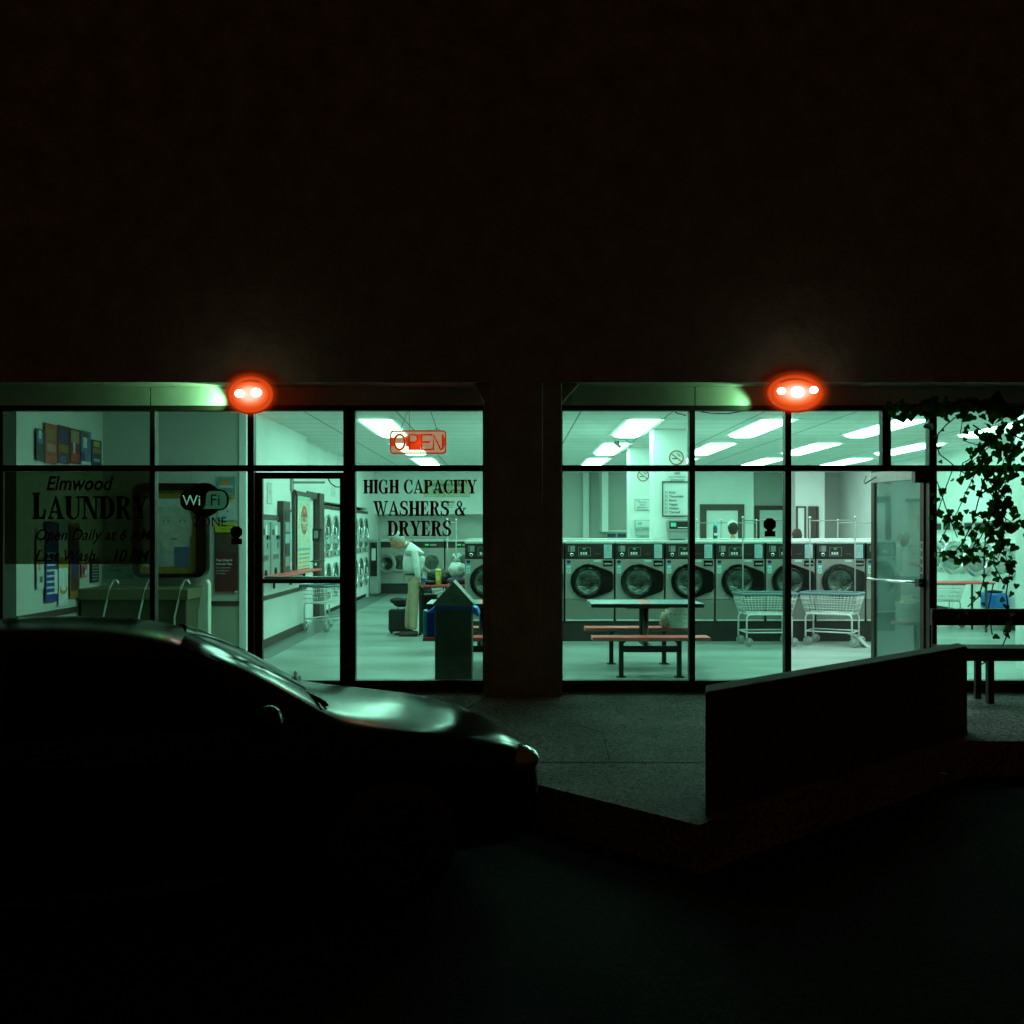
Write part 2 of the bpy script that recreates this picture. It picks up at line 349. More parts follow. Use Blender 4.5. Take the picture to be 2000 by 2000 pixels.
FR=frame_unit([(1090,1098.5,.0),(1345,1356,.0),(1531,1543,.0),(1720,1737,Z(912)),(1811,1826,.0),(2100,2112,0)],.46,5.9,door=(X(1543),X(1811)))
def pane(x0,x1,z0,z1,fr,gm=None,y=GY):
    mb=MB(); mb.box(x0,y-.004,z0,x1,y+.004,z1,gm or G_pane); o=mb.build('pane'); o.parent=fr; return o
zt0,zt1=Z(909),Z(803); zb0,zb1=Z(1328),Z(920.5)
for a,b in ((-5.3,X(296)),(X(306),X(486)),(X(498),X(683)),(X(695),X(943))): pane(a,b,zt0,zt1,FL)
for a,b in ((-5.3,X(296)),(X(306),X(486)),(X(695),X(943))): pane(a,b,zb0,zb1,FL)
for a,b in ((X(1098.5),X(1345)),(X(1356),X(1531)),(X(1543),X(1720)),(X(1737),X(2100)),(X(2112),5.9)): pane(a,b,zt0,zt1,FR)
for a,b in ((X(1098.5),X(1345)),(X(1356),X(1531)),(X(1826),X(2100)),(X(2112),5.9)): pane(a,b,zb0,zb1,FR)
# chrome edge strips beside the mullions
# --- closed glass door on the left
def stile_door(x0,x1,zt,zb,name,y=GY,par=None,flip=False):
    mb=MB()
    mb.box(x0,y-.03,zb,x0+.075,y+.03,zt,M_frame); mb.box(x1-.09,y-.03,zb,x1,y+.03,zt,M_frame)
    mb.box(x0+.075,y-.03,zt-.062,x1-.09,y+.03,zt,M_frame); mb.box(x0+.075,y-.03,zb,x1-.09,y+.03,Z(1329),M_frame)
    mb.box(x0+.075,y-.03,Z(1139),x1-.09,y+.03,Z(1131),M_frame)
    return mb
mb=stile_door(X(499),X(682),Z(923),.012,'door')
D1=part(mb,'door',bevel=.004,label='closed glass door with dark frame left of the lettered window')
mb=MB(); mb.box(X(513),GY-.003,Z(1329),X(672),GY+.003,Z(1139),G_pane); mb.build('pane').parent=D1
mb=MB(); mb.box(X(513),GY-.003,Z(1131),X(672),GY+.003,Z(935),G_pane); mb.build('pane').parent=D1
mb=MB(); mb.tube([(X(513),GY+.08,Z(1129)),(X(672),GY+.08,Z(1129))],.014,M_steel,8); mb.build('push_bar').parent=D1
# --- open glass door on the right, hinged at x 1811, swung into the room
hx,hy=X(1812),GY+.055; ex,ey=3.96,11.24
dvec=Vector((ex-hx,ey-hy,0)); dw=dvec.length; dvec.normalize()
Fd=Fr((ex,ey,0),-dvec,(0,0,1))
M_alu=mat('bronze_aluminium',(0.07,0.055,0.04),0.4,metal=0.6)
mb=MB()
for a,b,c,d in ((0,.02,.06,2.27),(dw-.06,.02,dw,2.27),(.06,.02,dw-.06,.13),(.06,2.19,dw-.06,2.27)):
    mb.prism([(a,b),(c,b),(c,d),(a,d)],Fd,-.022,.022,M_alu)
D2=part(mb,'door',label='open glass door swung inward, scuffed pane with push bar')
mb=MB(); mb.prism([(.06,.13),(dw-.06,.13),(dw-.06,2.19),(.06,2.19)],Fd,-.004,.004,G_door); mb.build('pane').parent=D2
mb=MB(); mb.tube([Fd(.0,1.09,.06),Fd(dw,1.09,.06)],.016,M_chrome,8); mb.prism([(dw-.07,1.05),(dw,1.05),(dw,1.13),(dw-.07,1.13)],Fd,.02,.075,M_dark); mb.build('push_bar').parent=D2
mb=MB(); mb.prism([(.08,2.14),(dw-.12,2.14),(dw-.12,2.25),(.08,2.25)],Fd,.024,.075,M_steel); mb.tube([Fd(.18,2.2,.08),Fd(.10,2.13,.16),Fd(.02,2.15,.12),Fd(-.01,2.22,.08)],.008,M_dark,6); mb.build('door_closer').parent=D2
mb=MB(); mb.prism([(dw-.05,1.18),(dw-.01,1.18),(dw-.01,1.51),(dw-.05,1.51)],Fd,.022,.0235,M_steel)
for z in (1.2,1.28,1.36,1.44): mb.prism([(dw-.04,z),(dw-.02,z),(dw-.02,z+.05),(dw-.04,z+.05)],Fd,.0235,.026,M_dark)
mb.build('lock_plate').parent=D2
mb=MB(); mb.box(X(1811)-.14,GY-.045,Z(943),X(1811)-.002,GY+.045,Z(921),M_frame); part(mb,'door_closer_box')

# ------------------------------------------------------------------ room shell
HC=3.2; BY=27.5; LX=-3.43; RX=8.75
def floor_mat():
    m=bpy.data.materials.new('vinyl_floor'); m.use_nodes=True; nt=m.node_tree; p=nt.nodes['Principled BSDF']
    tc=nt.nodes.new('ShaderNodeTexCoord'); n=nt.nodes.new('ShaderNodeTexNoise'); n.inputs['Scale'].default_value=0.9; n.inputs['Detail'].default_value=6
    mp=nt.nodes.new('ShaderNodeMapping'); mp.inputs['Scale'].default_value=(0.7,1.6,1)
    nt.links.new(tc.outputs['Object'],mp.inputs[0]); nt.links.new(mp.outputs[0],n.inputs['Vector'])
    cr=nt.nodes.new('ShaderNodeValToRGB'); nt.links.new(n.outputs['Fac'],cr.inputs[0])
    cr.color_ramp.elements[0].position=.3; cr.color_ramp.elements[0].color=(.21,.26,.24,1)
    cr.color_ramp.elements[1].position=.62; cr.color_ramp.elements[1].color=(.40,.47,.45,1)
    n2=nt.nodes.new('ShaderNodeTexNoise'); n2.inputs['Scale'].default_value=45; nt.links.new(tc.outputs['Object'],n2.inputs['Vector'])
    mr=nt.nodes.new('ShaderNodeMapRange'); mr.inputs[3].default_value=.86; mr.inputs[4].default_value=1.12; nt.links.new(n2.outputs['Fac'],mr.inputs[0])
    sc=nt.nodes.new('ShaderNodeVectorMath'); sc.operation='SCALE'; nt.links.new(cr.outputs[0],sc.inputs[0]); nt.links.new(mr.outputs[0],sc.inputs['Scale'])
    br=nt.nodes.new('ShaderNodeTexBrick'); br.offset=0; br.inputs['Scale'].default_value=3.28; br.inputs['Brick Width'].default_value=1; br.inputs['Row Height'].default_value=1
    br.inputs['Mortar Size'].default_value=.006; br.inputs['Color1'].default_value=(1,1,1,1); br.inputs['Color2'].default_value=(.96,.96,.96,1); br.inputs['Mortar'].default_value=(.86,.86,.86,1)
    nt.links.new(tc.outputs['Object'],br.inputs['Vector'])
    m2=nt.nodes.new('ShaderNodeVectorMath'); m2.operation='MULTIPLY'; nt.links.new(sc.outputs[0],m2.inputs[0]); nt.links.new(br.outputs['Color'],m2.inputs[1])
    nt.links.new(m2.outputs[0],p.inputs['Base Color']); p.inputs['Roughness'].default_value=.33; p.inputs['Specular IOR Level'].default_value=.45
    return m
def ceil_mat():
    m=bpy.data.materials.new('ceiling_tiles'); m.use_nodes=True; nt=m.node_tree; p=nt.nodes['Principled BSDF']
    tc=nt.nodes.new('ShaderNodeTexCoord'); mp=nt.nodes.new('ShaderNodeMapping'); mp.inputs['Location'].default_value=(.31,.2,0)
    nt.links.new(tc.outputs['Object'],mp.inputs[0])
    br=nt.nodes.new('ShaderNodeTexBrick'); br.offset=0; br.inputs['Scale'].default_value=1; br.inputs['Brick Width'].default_value=1.22; br.inputs['Row Height'].default_value=.61
    br.inputs['Mortar Size'].default_value=.011; br.inputs['Mortar Smooth'].default_value=0
    br.inputs['Color1'].default_value=(.82,.83,.82,1); br.inputs['Color2'].default_value=(.77,.79,.77,1); br.inputs['Mortar'].default_value=(.25,.26,.25,1)
    nt.links.new(mp.outputs[0],br.inputs['Vector'])
    n2=nt.nodes.new('ShaderNodeTexNoise'); n2.inputs['Scale'].default_value=60; nt.links.new(tc.outputs['Object'],n2.inputs['Vector'])
    mr=nt.nodes.new('ShaderNodeMapRange'); mr.inputs[3].default_value=.85; mr.inputs[4].default_value=1.1; nt.links.new(n2.outputs['Fac'],mr.inputs[0])
    sc=nt.nodes.new('ShaderNodeVectorMath'); sc.operation='SCALE'; nt.links.new(br.outputs['Color'],sc.inputs[0]); nt.links.new(mr.outputs[0],sc.inputs['Scale'])
    nt.links.new(sc.outputs[0],p.inputs['Base Color']); p.inputs['Roughness'].default_value=.9
    return m
MB().box(-5.3,10.22,-.03,10.2,27.9,.004,floor_mat()).build('floor',kind='structure')
mb=MB(); fb_=mat('floor_border_vinyl',(.13,.17,.17),.35,var=.2,scale=8); mb.box(-3.40,13.03,.003,-3.08,17.3,.008,fb_); mb.box(-3.56,17.3,.003,-3.14,26.6,.008,fb_); mb.build('floor_border',kind='structure')
MB().box(-5.3,10.36,HC,10.2,27.9,HC+.1,ceil_mat()).build('ceiling',kind='structure')
MB().box(-5.3,10.355,2.875,5.9,10.40,HC,M_white).build('wall_above_windows',kind='structure')
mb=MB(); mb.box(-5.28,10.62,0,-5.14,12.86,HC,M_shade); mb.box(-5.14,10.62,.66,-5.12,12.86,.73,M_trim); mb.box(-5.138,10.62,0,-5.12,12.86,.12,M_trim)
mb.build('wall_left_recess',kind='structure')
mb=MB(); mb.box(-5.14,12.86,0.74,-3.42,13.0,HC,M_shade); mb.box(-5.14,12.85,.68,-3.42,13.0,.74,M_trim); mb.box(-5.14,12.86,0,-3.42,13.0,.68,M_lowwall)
mb.box(-5.14,12.848,.0,-3.42,12.86,.11,M_trim); mb.box(-3.42,12.84,0,-3.335,13.02,HC,M_white)
mb.build('wall_recess_back',kind='structure')
mb=MB(); mb.box(LX-.1,13.02,0,LX,17.05,HC,M_white); mb.box(LX,13.02,.66,LX+.02,17.05,.72,M_trim); mb.box(LX,13.02,.0,LX+.02,17.05,.12,M_trim)
mb.box(-4.4,17.05,0,LX,17.1,HC,M_white)
mb.box(-4.45,17.1,0,-4.4,17.6,HC,M_white)
mb.build('wall_left_front',kind='structure')
mb=MB(); mb.box(-3.75,17.1,0,-3.60,17.9,HC,M_white); mb.box(-3.75,17.9,2.2,-3.6,18.7,HC,M_white); mb.box(-3.75,18.7,0,-3.60,19.3,HC,M_white); mb.box(-3.75,19.3,2.2,-3.60,25.5,HC,M_white)
mb.box(-4.5,19.3,0,-4.4,25.5,HC,M_white); mb.box(-3.75,25.5,0,-3.6,27.5,HC,M_white)
mb.build('wall_left_rear',kind='structure')
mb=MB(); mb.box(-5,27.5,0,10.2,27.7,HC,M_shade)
mb.box(-3.6,26.75,2.08,.5,27.5,HC,M_white)                # bulkhead over the rear washers
mb.box(1.9,27.3,0,2.05,27.5,HC,M_white); mb.box(2.34,26.6,1.62,2.5,27.5,HC,M_white); mb.box(2.5,26.9,0,3.1,27.5,1.66,M_white)
mb.box(4.6,26.5,0,6.25,27.5,HC,M_white)
mb.box(7.25,26.2,0,8.0,27.5,HC,M_white)
mb.build('wall_back',kind='structure')
mb=MB(); mb.box(RX,10.6,0,RX+.15,27.5,HC,M_white);  mb.build('wall_right',kind='structure')
MB().box(5.9,10.6,0,6.0,12,HC,M_white).build('wall_right_front',kind='structure')
# door openings drawn on the back walls
def wall_door(x0,x1,y,z1,label,t=.09,dark=False):
    r=thing('interior_door',((x0+x1)/2,y,0),label,'door'); w=(x1-x0)/2
    mb=MB(); mb.box(-w,-.06,0,-w+t,-.003,z1,M_trim); mb.box(w-t,-.06,0,w,-.003,z1,M_trim); mb.box(-w+t,-.06,z1-t,w-t,-.003,z1,M_trim); mb.build('door_frame',r)
    mb=MB(); mb.box(-w+t,-.03,0,w-t,-.004,z1-t,M_trim if dark else M_white); mb.build('door_panel',r,bevel=.004)
    mb=MB(); mb.lathe([(.008,0),(.008,.04),(.028,.045),(.03,.07),(.0,.085)],(w-t-.09,-.03,1.0),(0,-1,0),M_chrome,12); mb.build('handle',r)
wall_door((1367-1000)*26.5/2000,(1453-1000)*26.5/2000,26.5,2.33,'wide interior door in brown frame behind the person in white cap',.16)
wall_door((1474-1000)*27.5/2000,(1546-1000)*27.5/2000,27.5,2.32,'interior door in brown frame behind the woman with dark hair',.12)
wall_door((1552-1000)*26.2/2000+.03,(1571-1000)*26.2/2000+.03,26.2,2.27,'narrow pale interior door on the bright wall, left of the dark one',.04)
wall_door((1576-1000)*26.2/2000+.03,(1596-1000)*26.2/2000+.03,26.2,2.27,'narrow dark interior door on the bright wall',.05,True)

# interior pillars
for nm,x0,y0,lab in (('interior_pillar',2.18,15.80,'near white interior pillar with framed word list and dispenser'),('interior_pillar',2.20,19.2,'far white interior pillar with round no smoking sign, behind the nearer pillar')):
    r=thing(nm,(x0+.26,y0+.22,0),lab,'pillar'); MB().box(-.26,-.22,0,.26,.22,HC-.002,M_white).build('shaft',r,bevel=.01)
    MB().box(-.265,-.225,0,.265,.225,.1,M_trim).build('skirting',r)

# ------------------------------------------------------------------ ceiling lights
M_tube=mat('lit_diffuser',(0.8,0.8,0.8),0.5,emit=LIGHT,es=LE)
lt=thing('ceiling_light',(0,0,HC),'x','ceiling light',group='fluorescent troffers in the suspended ceiling')
mb=MB()
for a in ((-.30,-1.22,-.012,-.27,1.22,0),(.27,-1.22,-.012,.30,1.22,0),(-.27,-1.22,-.012,.27,-1.19,0),(-.27,1.19,-.012,.27,1.22,0),(-.27,-.01,-.014,.27,.01,0)): mb.box(*a,M_white)
mb.build('frame',lt)
mb=MB(); mb.prism([(-.225,-.003),(-.20,-.035),(-.12,-.055),(.12,-.055),(.20,-.035),(.225,-.003)],Fr((0,0,0)),-1.17,1.17,M_tube); mb.build('diffuser',lt)
MB().box(-.27,-1.19,-.006,.27,1.19,-.001,M_white).build('reflector',lt)
first=True
rows=[(11.55,'front'),(15.55,'second'),(19.4,'third'),(23.1,'rear')]  # front row is out of view, added to light the recess wall
cols=[(-1.93,'leftmost'),(-.05,'second from left'),(1.87,'third from left'),(3.76,'fourth from left'),(5.64,'fifth from left'),(7.5,'rightmost')]
for y,rn in rows:
    for x,cn in cols:
        lab=f'fluorescent ceiling light in the {rn} row, {cn} in that row'
        if first: lt.location=(x,y,HC-.001); lt['label']=lab; first=False
        else: dup(lt,(x,y,HC-.001),0,lab)

# ================================================================== OUTDOOR LAMPS
def flood(px,py,bulbs,label,spot_aim,power,fill):
    x,y,z=P(px,py,9.86)
    r=thing('floodlight',(x,y,z),label,'lamp')
    mb=MB(); mb.box(-.08,.10,-.03,.08,.46,.03,M_dark); mb.box(-.14,.40,-.07,.14,.455,.07,M_dark); mb.build('mounting_arm',r,bevel=.005)
    amber=mat('amber_reflector',(0.06,0.012,0.004),0.6,emit=(1.0,0.10,0.015),es=0.42)  # orange halo around the bulbs put in as emission
    w=.21 if len(bulbs)==2 else .26
    mb=MB(); prof=[(.02,.14),(.10,.135),(.15,.11),(.166,.06),(.160,.0),(.15,-.02)]
    mb.lathe(prof,(0,0,0),(0,1,0),amber,32,sx=w/.17,caps=False); mb.build('reflector',r)  # dish shape added to carry the orange halo
    mb=MB()
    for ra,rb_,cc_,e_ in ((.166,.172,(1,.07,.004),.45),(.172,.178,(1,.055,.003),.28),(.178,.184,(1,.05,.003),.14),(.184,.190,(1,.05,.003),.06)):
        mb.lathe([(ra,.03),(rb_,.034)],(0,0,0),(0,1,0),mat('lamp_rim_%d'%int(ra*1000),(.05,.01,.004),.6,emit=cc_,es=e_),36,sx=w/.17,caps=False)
    mb.build('rim',r)  # fading emissive bands added as the outer edge of the halo
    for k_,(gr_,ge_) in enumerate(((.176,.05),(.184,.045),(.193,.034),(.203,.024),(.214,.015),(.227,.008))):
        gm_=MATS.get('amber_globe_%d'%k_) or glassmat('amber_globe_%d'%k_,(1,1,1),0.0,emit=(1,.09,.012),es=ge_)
        mb=MB(); mb.ball((0,.01,0),(gr_*w/.17,gr_*.8,gr_),gm_,36,24); mb.build('globe',r)  # nested glowing shells added to soften the halo, no glass bowl
    blur=mat('frosted_lens',(0.5,0.1,0.03),0.5,emit=(1.0,0.13,0.02),es=0.7)  # painted glow colour, not assigned to any part
    hot=mat('hot_bulb',(0.8,0.8,0.8),0.4,emit=(1.0,0.97,0.93),es=6)
    mb=MB()
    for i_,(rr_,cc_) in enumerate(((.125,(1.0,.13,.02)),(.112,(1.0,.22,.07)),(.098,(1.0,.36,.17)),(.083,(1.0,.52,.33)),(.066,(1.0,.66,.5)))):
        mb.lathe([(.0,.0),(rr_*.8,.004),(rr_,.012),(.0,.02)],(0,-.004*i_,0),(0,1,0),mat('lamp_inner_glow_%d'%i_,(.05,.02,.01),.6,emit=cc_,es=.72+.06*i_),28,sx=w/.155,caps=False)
    mb.build('inner_lens',r)  # stacked discs paint the glow from orange to cream
    for bx,bz,br in bulbs:
        mb=MB(); mb.ball((bx,-.05,bz),(br*1.05,.03,br*.85),hot); mb.build('bulb',r)
    sp=bpy.data.lights.new('spot','SPOT'); sp.color=(0.30,1.0,0.42); sp.energy=power; sp.spot_size=R(75); sp.spot_blend=.55; sp.shadow_soft_size=.03
    so=bpy.data.objects.new('lamp_beam',sp); COL.objects.link(so); so.parent=r
    so.location=(-.24,.26,-.08); d=Vector(spot_aim); so.rotation_euler=d.to_track_quat('-Z','Y').to_euler()
    pl=bpy.data.lights.new('spill','POINT'); pl.color=(0.35,1.0,0.62); pl.energy=fill; pl.shadow_soft_size=.06
    po=bpy.data.objects.new('lamp_spill',pl); COL.objects.link(po); po.parent=r; po.location=(0,-.12,0)
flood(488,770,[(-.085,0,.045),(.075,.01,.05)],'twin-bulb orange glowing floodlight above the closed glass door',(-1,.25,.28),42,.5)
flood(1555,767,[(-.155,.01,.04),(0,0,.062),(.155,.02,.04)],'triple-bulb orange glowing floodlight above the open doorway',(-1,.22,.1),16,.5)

# ================================================================== WASHERS
def ring(cx,cz,r,n=24,a0=0,a1=360): return ell(cx,cz,r,r,n,a0,a1)
def washer():
    r=thing('washing_machine',(0,0,0),'x','washing machine',group='stainless washers in the long row')
    F=Fr((0,0,0)); w=.355
    mb=MB(); mb.box(-w,0,.62,w,.74,1.208,M_steel); mb.build('cabinet',r,bevel=.006)
    mb=MB(); mb.box(-w,.002,.30,w,.74,.614,M_steeld); mb.box(-w+.01,-.006,.305,w-.01,.004,.325,M_bright); mb.build('lower_panel',r,bevel=.004)
    mb=MB(); mb.box(-w,-.004,1.212,w,.70,1.435,M_dark); mb.build('control_panel',r,bevel=.006)
    cp=r.children[-1]
    mb=MB(); mb.box(-w-.003,-.012,1.437,w+.003,.75,1.478,M_bright); mb.build('top_cover',r,bevel=.01)
    mb=MB(); mb.prism([(-.31,1.32),(-.215,1.32),(-.215,1.405),(-.31,1.405)],F,.005,.010,M_rubber); mb.prism([(-.30,1.325),(-.285,1.325),(-.285,1.40),(-.30,1.40)],F,.010,.012,M_dark); mb.build('coin_slot',cp)
    mb=MB(); mb.lathe([(.03,0),(.03,.012),(.022,.02),(0,.022)],(-.262,-.005,1.275),(0,-1,0),M_chrome,16); mb.lathe([(.014,.02),(.014,.03),(0,.032)],(-.262,-.005,1.275),(0,-1,0),M_dark,10); mb.build('coin_knob',cp)
    mb=MB(); o=rrect(-.165,1.255,.015,1.385,.01); i=rrect(-.16,1.26,.01,1.38,.008); mb.band(o,i,F,.004,.008,M_rubber)
    mb.prism([(-.10,1.352),(-.06,1.352),(-.06,1.366),(-.10,1.366)],F,.004,.007,M_glow)
    for k in range(3): x=-.135+k*.036; mb.prism([(x,1.275),(x+.026,1.275),(x+.026,1.313),(x,1.313)],F,.004,.008,M_paper)
    mb.build('display',cp)
    mb=MB(); mb.prism([(.21,1.225),(.325,1.225),(.325,1.425),(.21,1.425)],F,.005,.007,flat((.42,.62,.68)))
    for k in range(7): z=1.245+k*.024; mb.prism([(.22,z),(.31,z),(.31,z+.004),(.22,z+.004)],F,.007,.0078,flat((.2,.3,.35)))
    mb.build('instruction_sheet',cp)
    mb=MB()
    for k in range(6): mb.prism([(.075+k*.016,1.28+.002*(k%2)),(.087+k*.016,1.28),(.087+k*.016,1.292),(.075+k*.016,1.292)],F,.004,.006,flat((.35,.06,.03)))
    mb.build('red_script',cp)
    # teardrop door
    cx,cz,rr=-.025,.884,.258
    pts=[(w-.01,1.02)]+[(cx+rr*math.cos(R(a)),cz+rr*math.sin(R(a))) for a in range(66,296,8)]+[(w-.01,.748)]
    outer=[];inner=[];npt=48
    for q in range(npt):
        a=2*math.pi*q/npt; e=Vector((cx+math.cos(a)*2,cz+math.sin(a)*2))
        best=0
        for u_ in range(len(pts)):
            p1=Vector(pts[u_]); p2=Vector(pts[(u_+1)%len(pts)]); d_=Vector((math.cos(a),math.sin(a))); ed=p2-p1; den=d_.x*ed.y-d_.y*ed.x
            if abs(den)<1e-9: continue
            w_=p1-Vector((cx,cz)); t_=(w_.x*ed.y-w_.y*ed.x)/den; s_=(w_.x*d_.y-w_.y*d_.x)/den
            if t_>0 and -1e-6<=s_<=1+1e-6: best=max(best,t_)
        outer.append((cx+math.cos(a)*best,cz+math.sin(a)*best)); inner.append((cx+math.cos(a)*.20,cz+math.sin(a)*.20))
    mb=MB(); mb.band(outer,inner,F,.0,.055,M_black); d=mb.build('door',r,bevel=.008)
    mb=MB(); mb.lathe([(.20,.045),(.206,.060),(.198,.068),(.188,.060),(.185,.05)],(cx,0,cz),(0,-1,0),M_black,32,caps=False); mb.build('door_ring',d)
    mb=MB(); mb.lathe([(.19,.056),(.182,.042),(.165,.028),(.13,.014),(.08,.006),(.001,.003)],(cx,0,cz),(0,-1,0),M_bowl,40,caps=False); mb.build('door_glass',d)
    mb=MB(); mb.prism([(.20,1.11),(.335,1.11),(.335,1.19),(.20,1.19)],F,.0,.02,M_black); mb.prism([(.215,1.13),(.32,1.13),(.32,1.155),(.215,1.155)],F,.02,.024,M_rubber); mb.build('soap_hatch',r,bevel=.006)
    mb=MB(); mb.prism([(-.33,1.15),(-.28,1.15),(-.28,1.19),(-.33,1.19)],F,.0,.003,M_dark)
    mb.prism([(-.335,1.0),(-.275,1.0),(-.275,1.148),(-.335,1.148)],F,.0,.003,flat((.5,.75,.8)))
    mb.prism([(-.333,1.12),(-.277,1.12),(-.277,1.146),(-.333,1.146)],F,.003,.004,flat((.02,.25,.6)))
    mb.prism([(-.333,1.07),(-.277,1.07),(-.277,1.078),(-.333,1.078)],F,.003,.004,flat((.02,.25,.6)))
    mb.prism([(-.322,1.02),(-.29,1.02),(-.29,1.055),(-.322,1.055)],F,.003,.004,flat((.25,.6,.2)))
    mb.build('sticker',r)
    mb=MB(); mb.prism([(.06,1.168),(.17,1.168),(.17,1.2),(.06,1.2)],F,.0,.003,flat((.55,.7,.7))); mb.build('sticker',r)
    return r
w0=washer(); pitch=.7355; xs=[-.335+pitch*k for k in range(9)]
wl=['stainless front-load washer partly hidden by the wedge-topped bin','stainless front-load washer hidden behind the concrete pillar',
 'stainless front-load washer first to the right of the concrete pillar','stainless front-load washer second to the right of the concrete pillar',
 'stainless front-load washer behind the laundry basket and first window mullion','stainless front-load washer between the two mullions, left of the laundry cart',
 'stainless front-load washer behind the left laundry cart and second mullion','stainless front-load washer behind the right laundry cart and its rack pole','stainless front-load washer partly hidden by the open door']
for k,x in enumerate(xs):
    if k==0: w0.location=(x,15,0); w0['label']=wl[0]
    else: dup(w0,(x,15,0),0,wl[k])
mb=MB(); mb.box(-.70,15.03,0,5.95,15.8,.298,M_plinth); mb.build('machine_plinth',label='long dark plinth under the row of stainless washers',cat='plinth')
mb=MB(); mb.box(-.70,16.02,0,5.95,17.0,1.44,M_white); mb.box(-.72,16.0,1.44,5.97,17.02,1.50,M_bright); mb.build('service_counter',label='white counter running behind the row of stainless washers',cat='counter',bevel=.006)

# rear washers with open doors, behind the stooping man
def rear_washer(x0,x1,openx,cx,lab,first):
    r=thing('washing_machine',((x0+x1)/2,26.7,0),lab,'washing machine',group='rear washers with open doors'); w=(x1-x0)/2-.01; F=Fr((0,0,0))
    MB().box(-w,0,.27,w,.75,1.20,M_steel).build('cabinet',r,bevel=.008)
    MB().box(-w,.04,0,w,.75,.268,M_plinth).build('plinth',r)
    MB().box(-w,-.005,1.205,w,.7,1.36,M_dark).build('control_panel',r,bevel=.006)
    MB().box(-w-.003,-.01,1.363,w+.003,.75,1.42,M_bright).build('top_cover',r,bevel=.008)
    mb=MB(); mb.prism([(-.1,1.26),(.0,1.26),(.0,1.30),(-.1,1.30)],F,.006,.009,M_glow); mb.prism([(.03,1.25),(.2,1.25),(.2,1.3),(.03,1.3)],F,.006,.009,M_rubber); mb.build('display',r)
    c=cx-r.location.x
    mb=MB(); mb.lathe([(.19,.0),(.265,.0),(.27,.03),(.25,.05),(.19,.03)],(c,-.002,.82),(0,-1,0),M_steel,28,caps=False); mb.lathe([(.19,.004),(.0,.004)],(c,-.002,.82),(0,-1,0),M_bowl,28,caps=False); mb.build('drum_port',r)
    if openx is not None:
        o=openx-r.location.x
        mb=MB(); mb.lathe([(.18,.0),(.25,.0),(.272,.03),(.26,.06),(.19,.06),(.18,.0)],(o,-.30,.80),(-.35,-1,0),M_steel,28,caps=False)
        mb.lathe([(.165,.02),(.12,-.03),(.0,-.05)],(o,-.30,.80),(-.35,-1,0),M_bowl,28,caps=False)
        mb.box((c+o)/2-.06,-.28,.78,(c+o)/2,.0,.82,M_bright); mb.build('door',r)
def x267(p): return (p-1000)*26.7/2000
rear_washer(x267(742),x267(806),x267(759),x267(781),'rear washer with its round door swung open, left of the stooping man',1)
rear_washer(x267(807),x267(868),None,x267(843),'rear washer with a pale ring port, seen right of the stooping man',0)
rear_washer(x267(869),x267(932),None,x267(902),'rear washer behind the white bags on the utility table',0)
for k,(a,b) in enumerate(((932,994),(995,1057),(1058,1120))): pass
mb=MB(); mb.box(.0,26.75,0,1.85,27.5,1.40,M_white); mb.box(-.02,26.72,1.40,1.87,27.5,1.46,M_bright); mb.build('service_counter',label='pale counter against the back wall right of the pillar',cat='counter')
# slim dark dispenser at the corner
r=thing('vending_machine',(-3.47,25.9,0),'slim dark vending machine in the rear left corner','vending machine')
MB().box(-.115,-.2,.06,.115,.3,1.42,M_rubber).build('cabinet',r,bevel=.02)
MB().box(-.085,-.215,.5,.085,-.2,1.35,M_black).build('front_glass',r)
MB().box(-.05,-.24,.9,.05,-.215,1.2,M_bright).build('handle',r)

# ================================================================== STACKED DRYERS along the left wall
def dryer():
    r=thing('stacked_dryer',(0,0,0),'x','dryer',group='stacked dryers along the left wall')
    F=Fr((0,0,0),(0,1,0),(0,0,1))   # face looks to +X
    w=.42
    mb=MB(); mb.box(-.75,-w,.10,0,w,2.12,M_white); mb.build('cabinet',r,bevel=.008)
    MB().box(-.75,-w,0,-.04,w,.098,M_plinth).build('plinth',r)
    mb=MB(); mb.box(0,-w+.01,2.05,.012,w-.01,2.115,M_trim); mb.build('top_trim',r)
    mb=MB(); mb.box(0,-w+.01,1.12,.02,w-.01,1.24,M_rubber); mb.box(.02,-.1,1.15,.026,.05,1.20,M_dark); mb.box(.02,.1,1.15,.026,.2,1.22,M_paper); mb.build('control_strip',r)
    for cz in (1.60,.66):
        mb=MB(); mb.band(ell(0,cz,.345,.35),ell(0,cz,.285,.29),F,.0,.045,M_chrome); d=mb.build('door',r,bevel=.008)
        mb=MB(); mb.prism(ell(0,cz,.288,.292),F,.0,.02,M_bowl); mb.prism([(-.2,cz-.22),(.2,cz-.22),(.24,cz-.06),(-.24,cz-.06)],F,.02,.022,flat((.4,.5,.5))); mb.build('door_glass',d)  # pale patch paints a reflection on the lower glass
        mb=MB(); mb.tube([(.05,-.26,cz+.12),(.09,-.28,cz+.08),(.09,-.28,cz-.08),(.05,-.26,cz-.12)],.012,M_chrome,6); mb.build('handle',d)
    return r
d0=dryer(); dn=['nearest the door frame','second','third','fourth','fifth','sixth','farthest']
for k in range(7):
    y=19.78+.86*k; lab=('white stacked dryer with round doors nearest the brown door frame' if k==0 else 'white stacked dryer with round doors farthest along the left wall' if k==6 else f'white stacked dryer with round doors, {dn[k]} from the brown door frame')
    if k==0: d0.location=(-3.58,y,0); d0['label']=lab
    else: dup(d0,(-3.58,y,0),0,lab)

